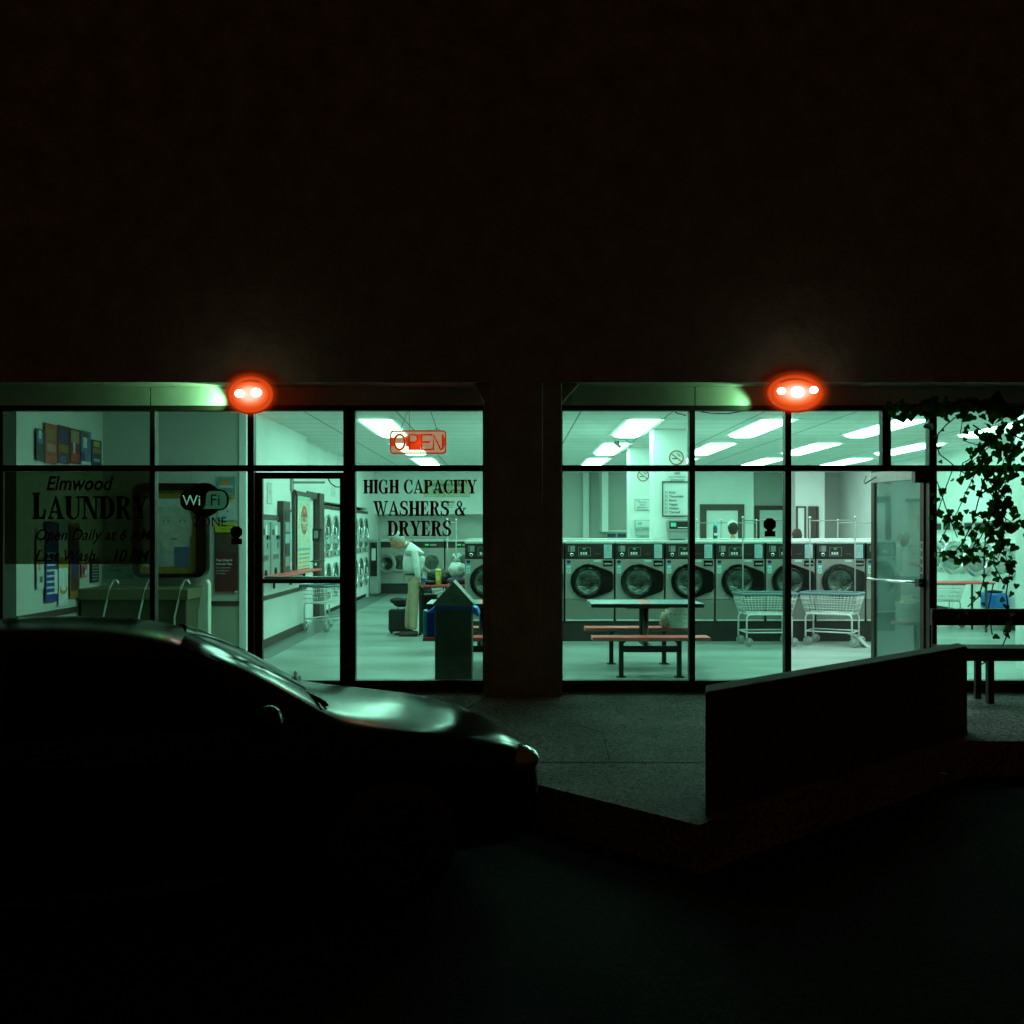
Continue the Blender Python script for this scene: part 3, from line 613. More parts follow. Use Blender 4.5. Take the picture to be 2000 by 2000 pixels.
# dryers with open round doors on the right wall
def right_machine(y,lab,op):
    r=thing('front_load_machine',(8.15,y,0),lab,'dryer',group='open machines along the right wall'); F=Fr((0,0,0),(0,-1,0),(0,0,1))
    MB().box(0,-.44,.2,.6,.44,1.62,M_white).build('cabinet',r,bevel=.008)
    MB().box(.02,-.44,0,.6,.44,.198,M_plinth).build('plinth',r)
    mb=MB(); mb.box(-.02,-.43,1.625,.5,.43,1.80,M_bright); mb.box(-.024,-.40,1.65,-.02,-.1,1.77,M_dark); mb.box(-.024,.0,1.65,-.02,.38,1.77,M_dark); mb.build('control_panel',r)
    mb=MB(); mb.band(ell(0,1.15,.30,.30),ell(0,1.15,.24,.24),F,.0,.03,M_chrome); mb.prism(ell(0,1.15,.24,.24),F,-.0,.006,M_bowl); mb.build('drum_port',r)
    mb=MB(); c=(-.32,-.30,1.15); ax=(.35,-1,0)
    mb.lathe([(.20,.0),(.285,.0),(.30,.03),(.285,.07),(.21,.06),(.20,.0)],c,ax,M_chrome,28,caps=False); mb.lathe([(.205,.03),(.12,.07),(.0,.08)],c,ax,mat('door_bowl_glass',(.5,.55,.52),.15,metal=.7),28,caps=False); mb.build('door',r)
    MB().tube([(-.36,.30,1.15),(-.1,-.36,1.15),(0,-.36,1.15)],.015,M_chrome,6).build('hinge',r)
for k,(y,l) in enumerate(((19.4,'white machine with open round door behind ivy, nearest the open glass door'),(18.5,'white machine with open round door behind ivy, second from the open glass door'),(17.6,'white machine with open round door, third along the right wall'),(16.7,'white machine with open round door, rightmost behind the ivy'))): right_machine(y,l,1)

# ================================================================== LAUNDRY CARTS
def cart(label, loc, rz, rack=True):
    r=thing('laundry_cart',loc,label,'laundry cart',rz=rz,group='wire laundry carts on casters')
    L,Wd=.40,.26
    rim=rrect(-L,-Wd,L,Wd,.05); bot=rrect(-L*.82,-Wd*.8,L*.82,Wd*.8,.04)
    mb=MB(); mb.tube([(a,b,.735) for a,b in rim],.020,mat('blue_grey_bumper',(.12,.2,.23),.5),8,closed=True); mb.build('bumper_rim',r)
    mb=MB()
    for z,t in ((.66,.25),(.60,.5),(.53,.75)): mb.tube([(a*(1-t)+c*t,b*(1-t)+d*t,z) for (a,b),(c,d) in zip(rim,bot)],.0045,M_bright,5,closed=True)
    mb.tube([(a,b,.455) for a,b in bot],.007,M_bright,6,closed=True)
    N=16
    for i in range(N):
        f=-1+2*i/(N-1)
        for s in (-1,1): mb.tube([(f*L*.95,s*Wd,.735),(f*L*.78,s*Wd*.8,.455)],.0028,M_bright,4)
        mb.tube([(f*L*.78,-Wd*.8,.453),(f*L*.78,Wd*.8,.453)],.0026,M_bright,4)
    for i in range(10):
        f=-1+2*i/9
        for s in (-1,1): mb.tube([(s*L,f*Wd*.9,.735),(s*L*.82,f*Wd*.75,.455)],.0028,M_bright,4)
        mb.tube([(-L*.82,f*Wd*.75,.456),(L*.82,f*Wd*.75,.456)],.0026,M_bright,4)
    mb.build('wire_basket',r)
    mb=MB(); lx,ly=L*.80,Wd*.82
    for sy in (-1,1):
        mb.tube([(-lx,sy*ly,.13),(-lx,sy*ly,.40),(-lx+.02,sy*ly,.44),(-lx+.06,sy*ly,.45),(lx-.06,sy*ly,.45),(lx-.02,sy*ly,.44),(lx,sy*ly,.40),(lx,sy*ly,.13)],.0125,M_bright,8)
        mb.tube([(-lx,sy*ly,.20),(lx,sy*ly,.20)],.010,M_bright,6)
    for sx in (-1,1): mb.tube([(sx*lx,-ly,.20),(sx*lx,ly,.20)],.010,M_bright,6)
    mb.build('frame',r)
    for sx in (-1,1):
        for sy in (-1,1):
            x,y=sx*lx,sy*ly; dx=.03
            mb=MB(); mb.box(x-.018+dx,y-.019,.06,x+.018+dx,y-.015,.125,M_chrome); mb.box(x-.018+dx,y+.015,.06,x+.018+dx,y+.019,.125,M_chrome); mb.box(x-.025,y-.019,.122,x+.048,y+.019,.128,M_chrome); c=mb.build('caster',r)
            mb=MB(); mb.lathe([(.0,-.012),(.05,-.012),(.062,-.008),(.062,.008),(.05,.012),(.0,.012)],(x+dx,y,.064),(0,1,0),M_rubber,20); mb.build('wheel',c)
    if rack:
        mb=MB()
        for s in (-1,1): mb.tube([(s*.315,0,.44),(s*.315,0,1.80)],.0105,M_steel,8)
        mb.tube([(-.315,0,1.765),(.315,0,1.765)],.008,M_steel,8)
        for s in (-1,1): mb.ball((s*.315,0,1.81),.018,M_chrome,8,6)
        mb.build('hanging_rack',r)
    return r
cart('wire laundry cart with tall hanging rack, left one, behind the second mullion',(3.58,14.5,0.004),R(3))
cart('wire laundry cart with tall hanging rack, turned cornerwise beside the open doorway',(4.55,14.55,0.004),R(-31))
cart('grey wire laundry cart seen through the closed glass door',(-3.02,16.75,0.004),R(62),False)
cart('wire laundry cart under the red folding table behind the ivy',(7.18,17.35,0.004),R(0),False)
for k,(px,a) in enumerate(((1395,'left of the bottle'),(1443,'behind the person in white cap'),(1672,'behind the washers beside the open door'))):
    cart('laundry cart whose rack shows above the washers, '+a,((px-1000)*17.9/2000,17.9,.004),R([0,4,-3][k]))
cart('laundry cart whose thin rack rises behind the utility table',(-1.0,17.0,.004),R(80))

# ================================================================== PICNIC TABLES
def picnic():
    r=thing('picnic_table',(0,0,0),'x','picnic table',group='metal tables with fixed red benches')
    W2=.635
    mb=MB(); mb.box(-W2,-.37,.755,-.045,.37,.795,M_grey); mb.box(-.045,-.37,.755,.045,.37,.796,M_red); mb.box(.045,-.37,.755,W2,.37,.795,M_grey); mb.box(-W2,-.374,.75,W2,-.37,.79,M_dark); mb.box(-.24,-.3,.735,.24,.3,.754,M_dark)
    mb.build('tabletop',r,bevel=.003)
    for s in (-1,1):
        y=s*.565
        mb=MB(); mb.box(-W2-.01,y-.14,.425,W2+.01,y+.14,.45,M_red); mb.box(-W2-.012,y-.143,.41,W2+.012,y+.143,.424,mat('bench_edge',(.25,.17,.1),.5)); b=mb.build('bench',r,bevel=.004)
        for sx in (-1,1):
            mb=MB(); mb.box(sx*.32-.025,y-.025,0.0,sx*.32+.025,y+.025,.41,M_dark); mb.box(sx*.32-.05,y-.05,0.0,sx*.32+.05,y+.05,.012,M_dark); mb.build('leg',r)
        mb=MB(); mb.box(-.295,y-.02,.275,.295,y+.02,.345,M_dark); mb.prism([(-.295,.41),(-.295,.37),(-.25,.41)],Fr((0,y,0)),-.02,.02,M_dark); mb.prism([(.295,.41),(.295,.37),(.25,.41)],Fr((0,y,0)),-.02,.02,M_dark); mb.build('crossbar',r)
    mb=MB()
    for s in (-1,1):
        mb.tube([(.0,s*.2,.74),(.03*s,s*.40,.345),(.03*s,s*.56,.30)],.032,M_dark,4)
    mb.box(-.03,-.5,.30,.03,.5,.34,M_dark); mb.build('support',r)
    return r
pt=picnic(); pt.location=(1.525,11.87,.004); pt['label']='grey and red table with two fixed red benches, right of the concrete pillar'
dup(pt,(-.33,11.87,.004),0,'grey and red table with fixed red benches, mostly hidden by the wedge-topped bin')

# laundry basket on the far bench
r=thing('laundry_basket',(2.03,12.40,.455),'white plastic laundry basket with clothes on the far red bench','laundry basket')
Fk=lambda a,b,c: (a,b,c)
mb=MB(); n=36; wht=mat('basket_plastic',(.78,.80,.70),.5)
def bring(z,k): return [(math.cos(2*math.pi*i/n)*.19*k*(1 if abs(math.cos(2*math.pi*i/n))<.8 else .97), math.sin(2*math.pi*i/n)*.15*k, z) for i in range(n)]
lv=[(0,.86),(.05,.88),(.075,.90),(.10,.915),(.125,.93),(.15,.945),(.175,.96),(.20,.975),(.24,1.0)]
vs=[]
for z,k in lv: vs+=bring(z,k)
fs=[tuple(range(n))[::-1]]
for i in range(len(lv)-1):
    for k in range(n):
        if i in (1,3,5) and k%2==0: continue
        l=(k+1)%n; fs.append((i*n+k,i*n+l,(i+1)*n+l,(i+1)*n+k))
mb.add(vs,fs,wht); o=mb.build('basket_shell',r); so=o.modifiers.new('s','SOLIDIFY'); so.thickness=.005
mb=MB(); mb.tube(bring(.24,1.02),.009,wht,6,closed=True); mb.build('rim',r)
mb=MB(); mb.ball((-.03,0,.22),(.14,.12,.09),flat((.55,.55,.32)),18,12,.12,3); mb.ball((.07,.02,.20),(.09,.09,.07),flat((.6,.65,.6)),16,10,.12,5); mb.ball((-.20,-.04,.08),(.05,.05,.10),flat((.55,.45,.33)),14,10,.15,8); mb.build('clothes',r)

# trash bin with wedge top
r=thing('trash_bin',(-.615,10.94,0.004),'dark square trash bin with wedge roof and blue liner','trash bin')
mb=MB(); mb.box(-.195,-.195,0,.195,.195,.80,mat('bin_brown',(.06,.06,.045),.4,metal=.3,var=.3,scale=9)); mb.build('body',r,bevel=.01)
bm_=mat('bin_lid',(.17,.18,.15),.38,metal=.4,var=.25,scale=7)
mb=MB(); mb.prism([(-.215,.85),(.215,.85),(0,1.085)],Fr((0,0,0)),-.2,.2,bm_); mb.box(-.215,-.2,.825,.215,.2,.849,bm_); mb.build('lid',r,bevel=.008)
mb=MB()
for s in (-1,1):
    pts=[(s*.19,.82),(s*.25,.80),(s*.275,.74),(s*.262,.70),(s*.225,.735),(s*.19,.73)] if s>0 else [(s*.19,.82),(s*.22,.80),(s*.265,.765),(s*.27,.745),(s*.23,.75),(s*.19,.76)]
    mb.prism(pts,Fr((0,0,0)),-.12,.16,M_blue)
mb.box(-.20,-.20,.775,.20,.20,.822,mat('blue_liner_dark',(.01,.05,.2),.35)); mb.build('liner',r,bevel=.01)

# ================================================================== UTILITY TABLE and what lies on it
r=thing('utility_table',(-1.08,15.95,.004),'small red-topped table on dark legs beside the stooping man','table')
mb=MB(); mb.box(-.38,-.28,.765,.38,.28,.79,M_red); mb.box(-.385,-.285,.75,.385,.285,.764,M_dark); mb.build('tabletop',r,bevel=.003)
for sx in (-1,1):
    for sy in (-1,1):
        mb=MB(); mb.box(sx*.33-.015,sy*.24-.015,.05,sx*.33+.015,sy*.24+.015,.75,M_dark); mb.lathe([(0,-.012),(.028,-.012),(.03,0),(.028,.012),(0,.012)],(sx*.33,sy*.24,.03),(0,1,0),M_dark,12); mb.build('leg',r)
TZ=.796
def lump(name,lab,cat,c,rs,m,seed,parts=5,sp=1.0):
    rd=random.Random(seed); mb=MB()
    for k in range(parts):
        f=1 if k==0 else rd.uniform(.45,.7)
        dx,dy,dz=(0,0,0) if k==0 else (rd.uniform(-.6,.6)*rs[0]*sp,rd.uniform(-.5,.5)*rs[1],rd.uniform(-.3,.45)*rs[2])
        mb.ball((dx,dy,rs[2]*.9+dz),(rs[0]*f,rs[1]*f,rs[2]*f),m,16,11,.13,seed*7+k)
    o=mb.build(name,loc=c,label=lab,cat=cat); return o
lump('clothes_pile','dark folded jacket lying on the utility table near the man','clothes',(-1.32,15.85,TZ),(.17,.12,.035),flat((.015,.014,.02)),4,5)
lump('laundry_bag','dark stuffed laundry bag behind the yellow canister','bag',(-1.12,16.08,TZ),(.22,.14,.115),flat((.03,.035,.035)),9,6)
lump('garbage_bag','knotted white plastic bag piled on the utility table','bag',(-.86,15.98,TZ+.10),(.13,.13,.13),mat('white_plastic_film',(.7,.74,.72),.3,bump=1.0,scale=8),6,11,1.5)
mb=MB(); mb.tube([(0,0,0),(.02,0,.05),(.05,0,.10)],[.05,.015,.04],MATS['white_plastic_film'],8); mb.tube([(0,0,0),(-.03,.01,.05),(-.07,.01,.09)],[.04,.012,.035],MATS['white_plastic_film'],8); mb.build('bag_knot',loc=(0,0,.27)).parent=bpy.context.scene.objects['garbage_bag']
lump('clothes_pile','dark violet clothes under the white plastic bag','clothes',(-.84,15.86,TZ),(.17,.12,.06),flat((.05,.035,.07)),14,5)
mb=MB(); yl=flat((.62,.56,.05),.4); mb.lathe([(0,0),(.045,0),(.045,.20),(.042,.205)],(0,0,0),(0,0,1),yl,20); mb.lathe([(.046,.2),(.046,.235),(.03,.245),(0,.247)],(0,0,0),(0,0,1),flat((.7,.68,.15)),20); mb.prism([(-.03,.07),(.03,.07),(.03,.14),(-.03,.14)],Fr((0,0,0)),.043,.0465,flat((.75,.72,.3)))
mb.build('wipes_canister',loc=(-1.13,15.72,TZ),label='yellow canister of wipes on the utility table',cat='canister')
mb=MB(); mb.lathe([(0,0),(.033,0),(.035,.12),(.015,.15),(.015,.18),(0,.18)],(0,0,0),(0,0,1),flat((.35,.55,.6),.2),16); mb.box(-.036,-.037,.04,.036,-.03,.10,flat((.05,.1,.3)))
mb.build('detergent_bottle',loc=(-1.36,15.72,TZ),label='small pale blue bottle on the table beside the man',cat='bottle')

# luggage on the floor behind the man
r=thing('suitcase',(-1.76,16.25,.004),'black suitcase standing on the floor behind the man','suitcase'); bc=mat('black_nylon',(.018,.016,.016),.6,bump=.4,scale=12)
MB().box(-.19,-.11,.03,.19,.11,.38,bc).build('body',r,bevel=.03)
mb=MB(); mb.tube([(-.05,0,.37),(-.05,0,.42),(.05,0,.42),(.05,0,.37)],.01,M_dark,6); mb.build('handle',r)
for s in (-1,1): MB().lathe([(0,-.02),(.025,-.02),(.025,.02),(0,.02)],(s*.15,0,.026),(0,1,0),M_dark,12).build('wheel',r)
lump('duffel_bag','soft black duffel bag resting on top of the suitcase','bag',(-1.72,16.25,.43),(.19,.11,.07),bc,22,5)
r=thing('suitcase',(-1.33,16.35,.004),'tall black bag standing behind the man, right of his legs','suitcase')
MB().box(-.14,-.12,.03,.14,.12,.62,bc).build('body',r,bevel=.04)
MB().tube([(-.05,0,.6),(-.05,0,.66),(.05,0,.66),(.05,0,.6)],.01,M_dark,6).build('handle',r)
r=thing('storage_box',(-.86,11.30,.456),'blue plastic box on the near bench behind the trash bin','box')
mb=MB(); mb.box(-.07,-.1,0,.24,.1,.28,mat('deep_blue',(.01,.03,.25),.4)); mb.build('box_body',r,bevel=.008)
mb=MB(); mb.box(-.115,-.1,0.0,-.072,.1,.29,mat('cyan_plastic',(.03,.32,.42),.3)); mb.build('side_flap',r,bevel=.01)
lump('paper_scrap','crumpled pale paper on the floor beside the man\'s shoes','litter',(-1.37,15.7,.004),(.05,.04,.012),M_paper,31,3)

# ================================================================== PEOPLE
M_skin=mat('skin',(.55,.26,.15),.55,var=.1,scale=20)
def skinmesh(name, nodes, edges, mt, parent, sub=2, jit=0.0):
    """nodes: list of (x,y,z,rx[,ry]); root = first"""
    me=bpy.data.meshes.new(name); me.from_pydata([n[:3] for n in nodes],edges,[])
    o=bpy.data.objects.new(name,me); COL.objects.link(o)
    o.modifiers.new('skin','SKIN'); 
    sv=me.skin_vertices[0].data
    for i,n in enumerate(nodes):
        sv[i].radius=(n[3], n[4] if len(n)>4 else n[3]); sv[i].use_root=(i==0)
    sb=o.modifiers.new('sub','SUBSURF'); sb.levels=sub; sb.render_levels=sub
    dg=bpy.context.evaluated_depsgraph_get(); dg.update()
    m2=bpy.data.meshes.new_from_object(o.evaluated_get(dg)); m2.name=name
    bpy.data.objects.remove(o); bpy.data.meshes.remove(me)
    m2.materials.clear(); m2.materials.append(mt)
    for p in m2.polygons: p.use_smooth=True; p.material_index=0
    ob=bpy.data.objects.new(name,m2); COL.objects.link(ob); ob.parent=parent
    return ob
def chain(n,start=0): return [(i,i+1) for i in range(start,start+n-1)]
def join_meshes(name, parts, mt, parent):
    mb=MB()
    for o in parts:
        me=o.data; mb.add([tuple(v.co) for v in me.vertices],[list(p.vertices) for p in me.polygons],mt,True)
        bpy.data.objects.remove(o)
    return mb.build(name,parent)
def head_mesh(mb, c, tilt, face, mt, sc=1.0):
    """ovoid head with brow, nose, chin and ears. face = heading angle in xy, tilt = nod down"""
    n,m_=24,18; rot=Matrix.Rotation(face,4,'Z')@Matrix.Rotation(tilt,4,'Y'); vs=[]
    def sh(t,q):
        x=math.sin(t)*math.cos(q); y=math.sin(t)*math.sin(q); z=math.cos(t)
        X_=.098*x; Y_=.076*y; Z_=.118*z
        if z<0: X_*=(1-.10*(-z)); Y_*=(1-.30*(-z)**1.3)
        if z<-.1 and x>.2: X_+=.012*(x)*min(1,-z*1.5)
        if abs(q)<.22 or abs(q-2*math.pi)<.22:
            if -.38<z<.12: X_+=.024*(1-abs((z+.2)/.34))
        if .05<z<.22 and x>.5: X_+=.005
        if -.05<z<.05 and .35<abs(y)<.6 and x>.4: X_-=.008
        return X_,Y_,Z_
    vs.append((0,0,.118))
    for i in range(1,m_):
        for k in range(n): vs.append(sh(math.pi*i/m_,2*math.pi*k/n))
    vs.append((0.01,0,-.118)); L=len(vs)-1; fs=[]
    for k in range(n):
        l=(k+1)%n; fs.append((0,1+k,1+l)); fs.append((L,1+(m_-2)*n+l,1+(m_-2)*n+k))
        for i in range(m_-2): fs.append((1+i*n+k,1+(i+1)*n+k,1+(i+1)*n+l,1+i*n+l))
    T=lambda v: tuple(Vector(c)+rot@(Vector(v)*sc))
    mb.add([T(v) for v in vs],fs,mt,True)
    for s in (-1,1):   # ears
        e=MB(); e.ball((-.005,s*.078,-.005),(.018,.008,.03),mt,10,8); mb.add([T(v) for v in e.v],e.f,mt,True)
    return T
def hand(name, wrist, dirv, side, mt, curl=.35):
    """separate skinned finger chains rooted in a palm; returned as objects to be joined into the body"""
    d=Vector(dirv).normalized(); s=Vector(side).normalized(); n=d.cross(s).normalized(); w=Vector(wrist); out=[]
    out.append(skinmesh(name,[(*w,.026,.02),(*(w+d*.045),.036,.017),(*(w+d*.085),.036,.015)],[(0,1),(1,2)],mt,None,1))
    for k,(off,ln) in enumerate(((-.027,.062),(-.009,.072),(.009,.068),(.027,.052))):
        a=w+d*.075+s*off; q=d; pts=[(*a,.0095)]
        for j in range(3):
            q=(q+n*curl*(.5+.3*j)).normalized(); a=a+q*ln/3*(1.25 if j==0 else .95); pts.append((*a,.0085-.0012*j))
        out.append(skinmesh(name,pts,chain(4),mt,None,1))
    a=w+d*.02-s*.028; t=(d*.7-s*.7+n*.25).normalized(); p2=a+t*.035; p3=p2+(d*.9+n*.3).normalized()*.03
    out.append(skinmesh(name,[(*a,.013),(*p2,.011),(*p3,.009)],chain(3),mt,None,1))
    return out

def man():
    r=thing('person',(-1.52,15.80,.004),'stooping grey-haired man in white shirt and khaki trousers at the utility table','person')
    ox,oy=-1.52,15.80
    def q(px,py,dy=0.0): return ((px-1000)*15.8/2000-ox, dy, 1.6+(1040-py)*15.8/2000-.004)
    # body: neck, head, hands, forearms inside sleeves -> one mesh
    parts=[]
    neck=skinmesh('b',[(*q(808,1074),.07),(*q(798,1065),.064),(*q(786,1060),.06)],chain(3),M_skin,None,1); parts.append(neck)
    parts += hand('b',(q(789,1118,.12)),(-.25,-.05,-1),(0,1,0),M_skin,.4)
    parts += hand('b',(q(820,1131,-.17)),(.25,.1,-.75),(0,1,0),M_skin,.3)
    hb=MB(); hc=q(776,1057); T=head_mesh(hb,hc,R(34),math.pi,M_skin,1.12)
    h=hb.build('b'); parts.append(h)
    join_meshes('body',parts,M_skin,r)
    # eyes and mouth
    mb=MB()
    for s in (-1,1):
        for v,m in (((.090,s*.030,.012),flat((.6,.55,.5))),((.097,s*.030,.012),flat((.02,.02,.02)))):
            e=MB(); e.ball(v,(.006,.012,.006),m,8,6); mb.add([T(p) for p in e.v],e.f,m,True)
    mb.build('eyes',r)
    # grey hair cap: back and sides of the head
    hm=mat('grey_hair',(.50,.52,.50),.8,bump=.8,scale=40); mb=MB(); e=MB(); e.ball((-.034,0,.030),(.085,.084,.098),hm,20,14,.04,3)
    mb.add([T(p) for p in e.v],e.f,hm,True); e=MB(); e.ball((.02,0,.088),(.07,.07,.042),hm,16,10,.05,5); mb.add([T(p) for p in e.v],e.f,hm,True); mb.build('hair',r)
    # shirt with sleeves
    sh=mat('white_shirt',(.72,.76,.74),.75,bump=.5,scale=7,var=.05)
    N=[(*q(809,1120),.130,.160),(*q(806,1108),.150,.175),(*q(808,1095),.155,.185),(*q(811,1083),.150,.195),(*q(809,1072),.105,.16),(*q(798,1065),.066,.07)]
    E=chain(6)
    def arm(pts,root): 
        b=len(N); N.extend(pts); E.append((root,b)); E.extend([(b+i,b+i+1) for i in range(len(pts)-1)])
    arm([(*q(811,1077,-.15),.064,.066),(*q(814,1092,-.175),.058,.058),(*q(815,1108,-.20),.058,.055),(*q(818,1120,-.19),.05,.048),(*q(820,1130,-.175),.036,.036)],4)
    arm([(*q(806,1074,.17),.066,.066),(*q(800,1091,.20),.058,.058),(*q(795,1105,.17),.050,.05),(*q(790,1117,.13),.035,.035)],4)
    skinmesh('shirt',N,E,sh,r,2)
    mb=MB(); mb.tube([q(795,1058,-.055),q(792,1063,-.06),q(790,1068,-.02),q(790,1068,.02),q(792,1063,.06),q(795,1058,.055)],.014,sh,6); mb.build('collar',r)
    # belt
    mb=MB(); bx,_,bz=q(809,1121.5); mb.tube([(bx+.128*math.cos(t),.158*math.sin(t),bz) for t in [2*math.pi*i/20 for i in range(20)]],.014,M_dark,6,closed=True); mb.build('belt',r)
    tr=mat('khaki_trousers',(.50,.40,.25),.85,bump=.6,scale=8,var=.15)
    N2=[(*q(810,1124),.122,.15),(*q(810,1136),.125,.155)]; E2=[(0,1)]
    for dy,o_ in ((-.085,2),(.085,-9)):
        b=len(N2); N2 += [(*q(810+o_*.3,1150,dy),.095,.088),(*q(808+o_*.6,1172,dy),.080,.078),(*q(807+o_,1196,dy),.070,.068),(*q(806+o_,1218,dy),.066,.064),(*q(806+o_,1231,dy),.068,.064)]
        E2.append((1,b)); E2 += [(b+i,b+i+1) for i in range(4)]
    skinmesh('trousers',N2,E2,tr,r,2)
    for dy,o_ in ((-.085,2),(.085,-9)):
        mb=MB(); x,_,z=q(800+o_,1240,dy)
        prof=[(-.17,.02,.028),(-.13,.045,.045),(-.06,.05,.06),(.02,.045,.08),(.09,.045,.09),(.12,.03,.075)]
        vs=[];n=12
        for (dx,w_,hh) in prof:
            for k in range(n):
                a=2*math.pi*k/n; vs.append((x+dx, dy+math.cos(a)*w_, max(0,hh/2+math.sin(a)*hh/2)))
        fs=[(i*n+k,(i+1)*n+k,(i+1)*n+(k+1)%n,i*n+(k+1)%n) for i in range(len(prof)-1) for k in range(n)]+[tuple(range(n)),tuple(range(5*n,6*n))[::-1]]
        mb.add(vs,fs,mat('brown_shoe',(.05,.028,.018),.5),True); mb.build('shoe',r)
man()

def seated_back(px,ytop,Y,label,shirt,hair,cap):
    x=(px-1000)*Y/2000; zt=1.6+(1040-ytop)*Y/2000
    r=thing('person',(x,Y,.004),label,'person'); H=zt-.004
    parts=[]; hc=(0,0,H-.125); hb=MB(); T=head_mesh(hb,hc,R(12),R(95),M_skin,1.0); parts.append(hb.build('b'))
    parts.append(skinmesh('b',[(0,-.03,H-.32,.06),(0,-.01,H-.22,.055)],[(0,1)],M_skin,None,1))
    for s in (-1,1): parts += hand('b',(s*.20,.30,H-.60),(0,1,-.2),(s,0,0),M_skin,.3)
    join_meshes('body',parts,M_skin,r)
    hm=mat(hair[0],hair[1],.8,bump=.8,scale=40); mb=MB(); e=MB(); e.ball((-.020,0,.010),(.094,.086,.112),hm,20,14,.04,3); mb.add([T(p) for p in e.v],e.f,hm,True)
    if not cap: mb.ball((0,-.06,H-.25),(.075,.05,.10),hm,14,10,.05,4)
    mb.build('hair',r)
    if cap:
        mb=MB(); e=MB(); e.ball((.015,0,.075),(.098,.088,.075),M_paper,20,12); mb.add([T(p) for p in e.v],e.f,M_paper,True); mb.build('cap',r)
    N=[(0,0,H-.88,.15,.11),(0,0,H-.70,.15,.11),(0,-.01,H-.50,.17,.115),(0,-.02,H-.38,.14,.09),(0,-.025,H-.305,.062,.06)]; E=chain(5)
    for s in (-1,1):
        b=len(N); N += [(s*.17,-.01,H-.39,.062),(s*.21,.02,H-.52,.055),(s*.215,.12,H-.62,.05),(s*.205,.28,H-.61,.035)]; E.append((3,b)); E += [(b+i,b+i+1) for i in range(3)]
    skinmesh('shirt',N,E,shirt,r,2)
    N=[(0,0,H-.90,.15,.11),(0,0,H-.95,.15,.11)]; E=[(0,1)]
    for s in (-1,1):
        b=len(N); N += [(s*.09,0,H-1.05,.088),(s*.10,0,(H-1.0)*.5,.07),(s*.10,0,.1,.055)]; E.append((1,b)); E += [(b,b+1),(b+1,b+2)]
    skinmesh('trousers',N,E,flat((.03,.035,.06),.8),r,2)
    for s in (-1,1):
        MB().box(s*.10-.045,-.09,0,s*.10+.045,.17,.075,M_dark).build('shoe',r,bevel=.02)
seated_back(1431,1019,17.45,'person with dark hair and white cap, seen from behind over the washers',mat('pale_shirt',(.68,.72,.68),.8),('dark_hair',(.03,.02,.018)),True)
seated_back(1556,1032,17.7,'person with long brown hair, seen from behind at the second mullion',mat('grey_shirt',(.3,.3,.28),.8),('brown_hair',(.06,.035,.025)),False)

# ================================================================== SMALL THINGS ON AND BEHIND THE WASHERS
mb=MB(); mb.lathe([(0,0),(.035,0),(.038,.03),(.033,.10),(.038,.16),(.03,.20)],(0,0,0),(0,0,1),flat((.04,.06,.09),.3),16); mb.lathe([(.032,.20),(.034,.205),(.032,.245),(0,.25)],(0,0,0),(0,0,1),flat((.02,.55,.62)),14); mb.box(-.025,-.039,.05,.025,-.034,.09,M_paper); mb.build('water_bottle',loc=((1397-1000)*16.4/2000,16.4,1.502),label='dark bottle with turquoise cap standing on the counter behind the washers',cat='bottle')
def dispenser(x,y,z,label,dark):
    r=thing('soap_dispenser',(x,y,z),label,'dispenser',group='wall dispensers on the pillars'); F=Fr((0,0,0))
    body=M_rubber if dark else flat((.45,.52,.5))
    mb=MB(); mb.box(-.17,-.14,-.02,.17,0,.15,body); mb.prism([(-.17,-.02),(.17,-.02),(.14,-.14),(-.14,-.14)],F,.0,.12,body); mb.build('housing',r,bevel=.01)
    mb=MB(); mb.box(-.145,-.146,.015,.155,-.14,.13,M_dark if dark else M_paper); mb.box(-.125,-.149,.05,-.045,-.146,.11,flat((.15,.6,.4))); mb.box(-.02,-.149,.03,.14,-.146,.04,M_paper); mb.build('cover',r)
xn=(1323-1000)*15.8/2000; dispenser(xn,15.79,P(0,1035,15.8)[2],'dark grey dispenser on the near pillar under the framed list',True)
xf=(1256-1000)*19.2/2000; dispenser(xf,19.19,P(0,1031,19.2)[2],'pale dispenser on the far pillar under the small notice',False)
def nosmoke(px,py,rp,Y,label):
    x,_,z=P(px,py,Y); rr=rp*Y/2000; r=thing('no_smoking_sign',(x,Y-.004,z),label,'sign',group='round no smoking signs'); F=Fr((0,0,0))
    red=flat((.42,.10,.06)); mb=MB(); mb.prism(ell(0,0,rr,rr),F,0,.004,M_paper)
    mb.build('disc',r); mb=MB(); mb.band(ell(0,0,rr,rr),ell(0,0,rr*.84,rr*.84),F,.004,.006,red)
    a=R(-38); dx,dz=math.cos(a),math.sin(a); h=rr*.07
    mb.prism([(-dx*rr*.86-dz*-h,-dz*rr*.86-dx*h),(dx*rr*.86+dz*h*1,dz*rr*.86-dx*h),(dx*rr*.86-dz*h,dz*rr*.86+dx*h),(-dx*rr*.86-dz*h,-dz*rr*.86+dx*h)],F,.0045,.0065,red); mb.build('red_ring',r)
    mb=MB(); k=flat((.03,.05,.04)); mb.prism([(-rr*.6,-rr*.2),(rr*.05,-rr*.2),(rr*.05,-rr*.06),(-rr*.6,-rr*.06)],F,.004,.0055,k)
    mb.tube([F(rr*(.0+.1*i),rr*(.5-.08*i+.1*(i%2)),.0055) for i in range(6)],rr*.03,k,4); mb.tube([F(rr*(.1+.1*i),rr*(.58-.09*i+.1*(i%2)),.0055) for i in range(6)],rr*.03,k,4); mb.build('cigarette_symbol',r)
nosmoke(1321,894,14.5,15.80,'round no smoking sign high on the near pillar')
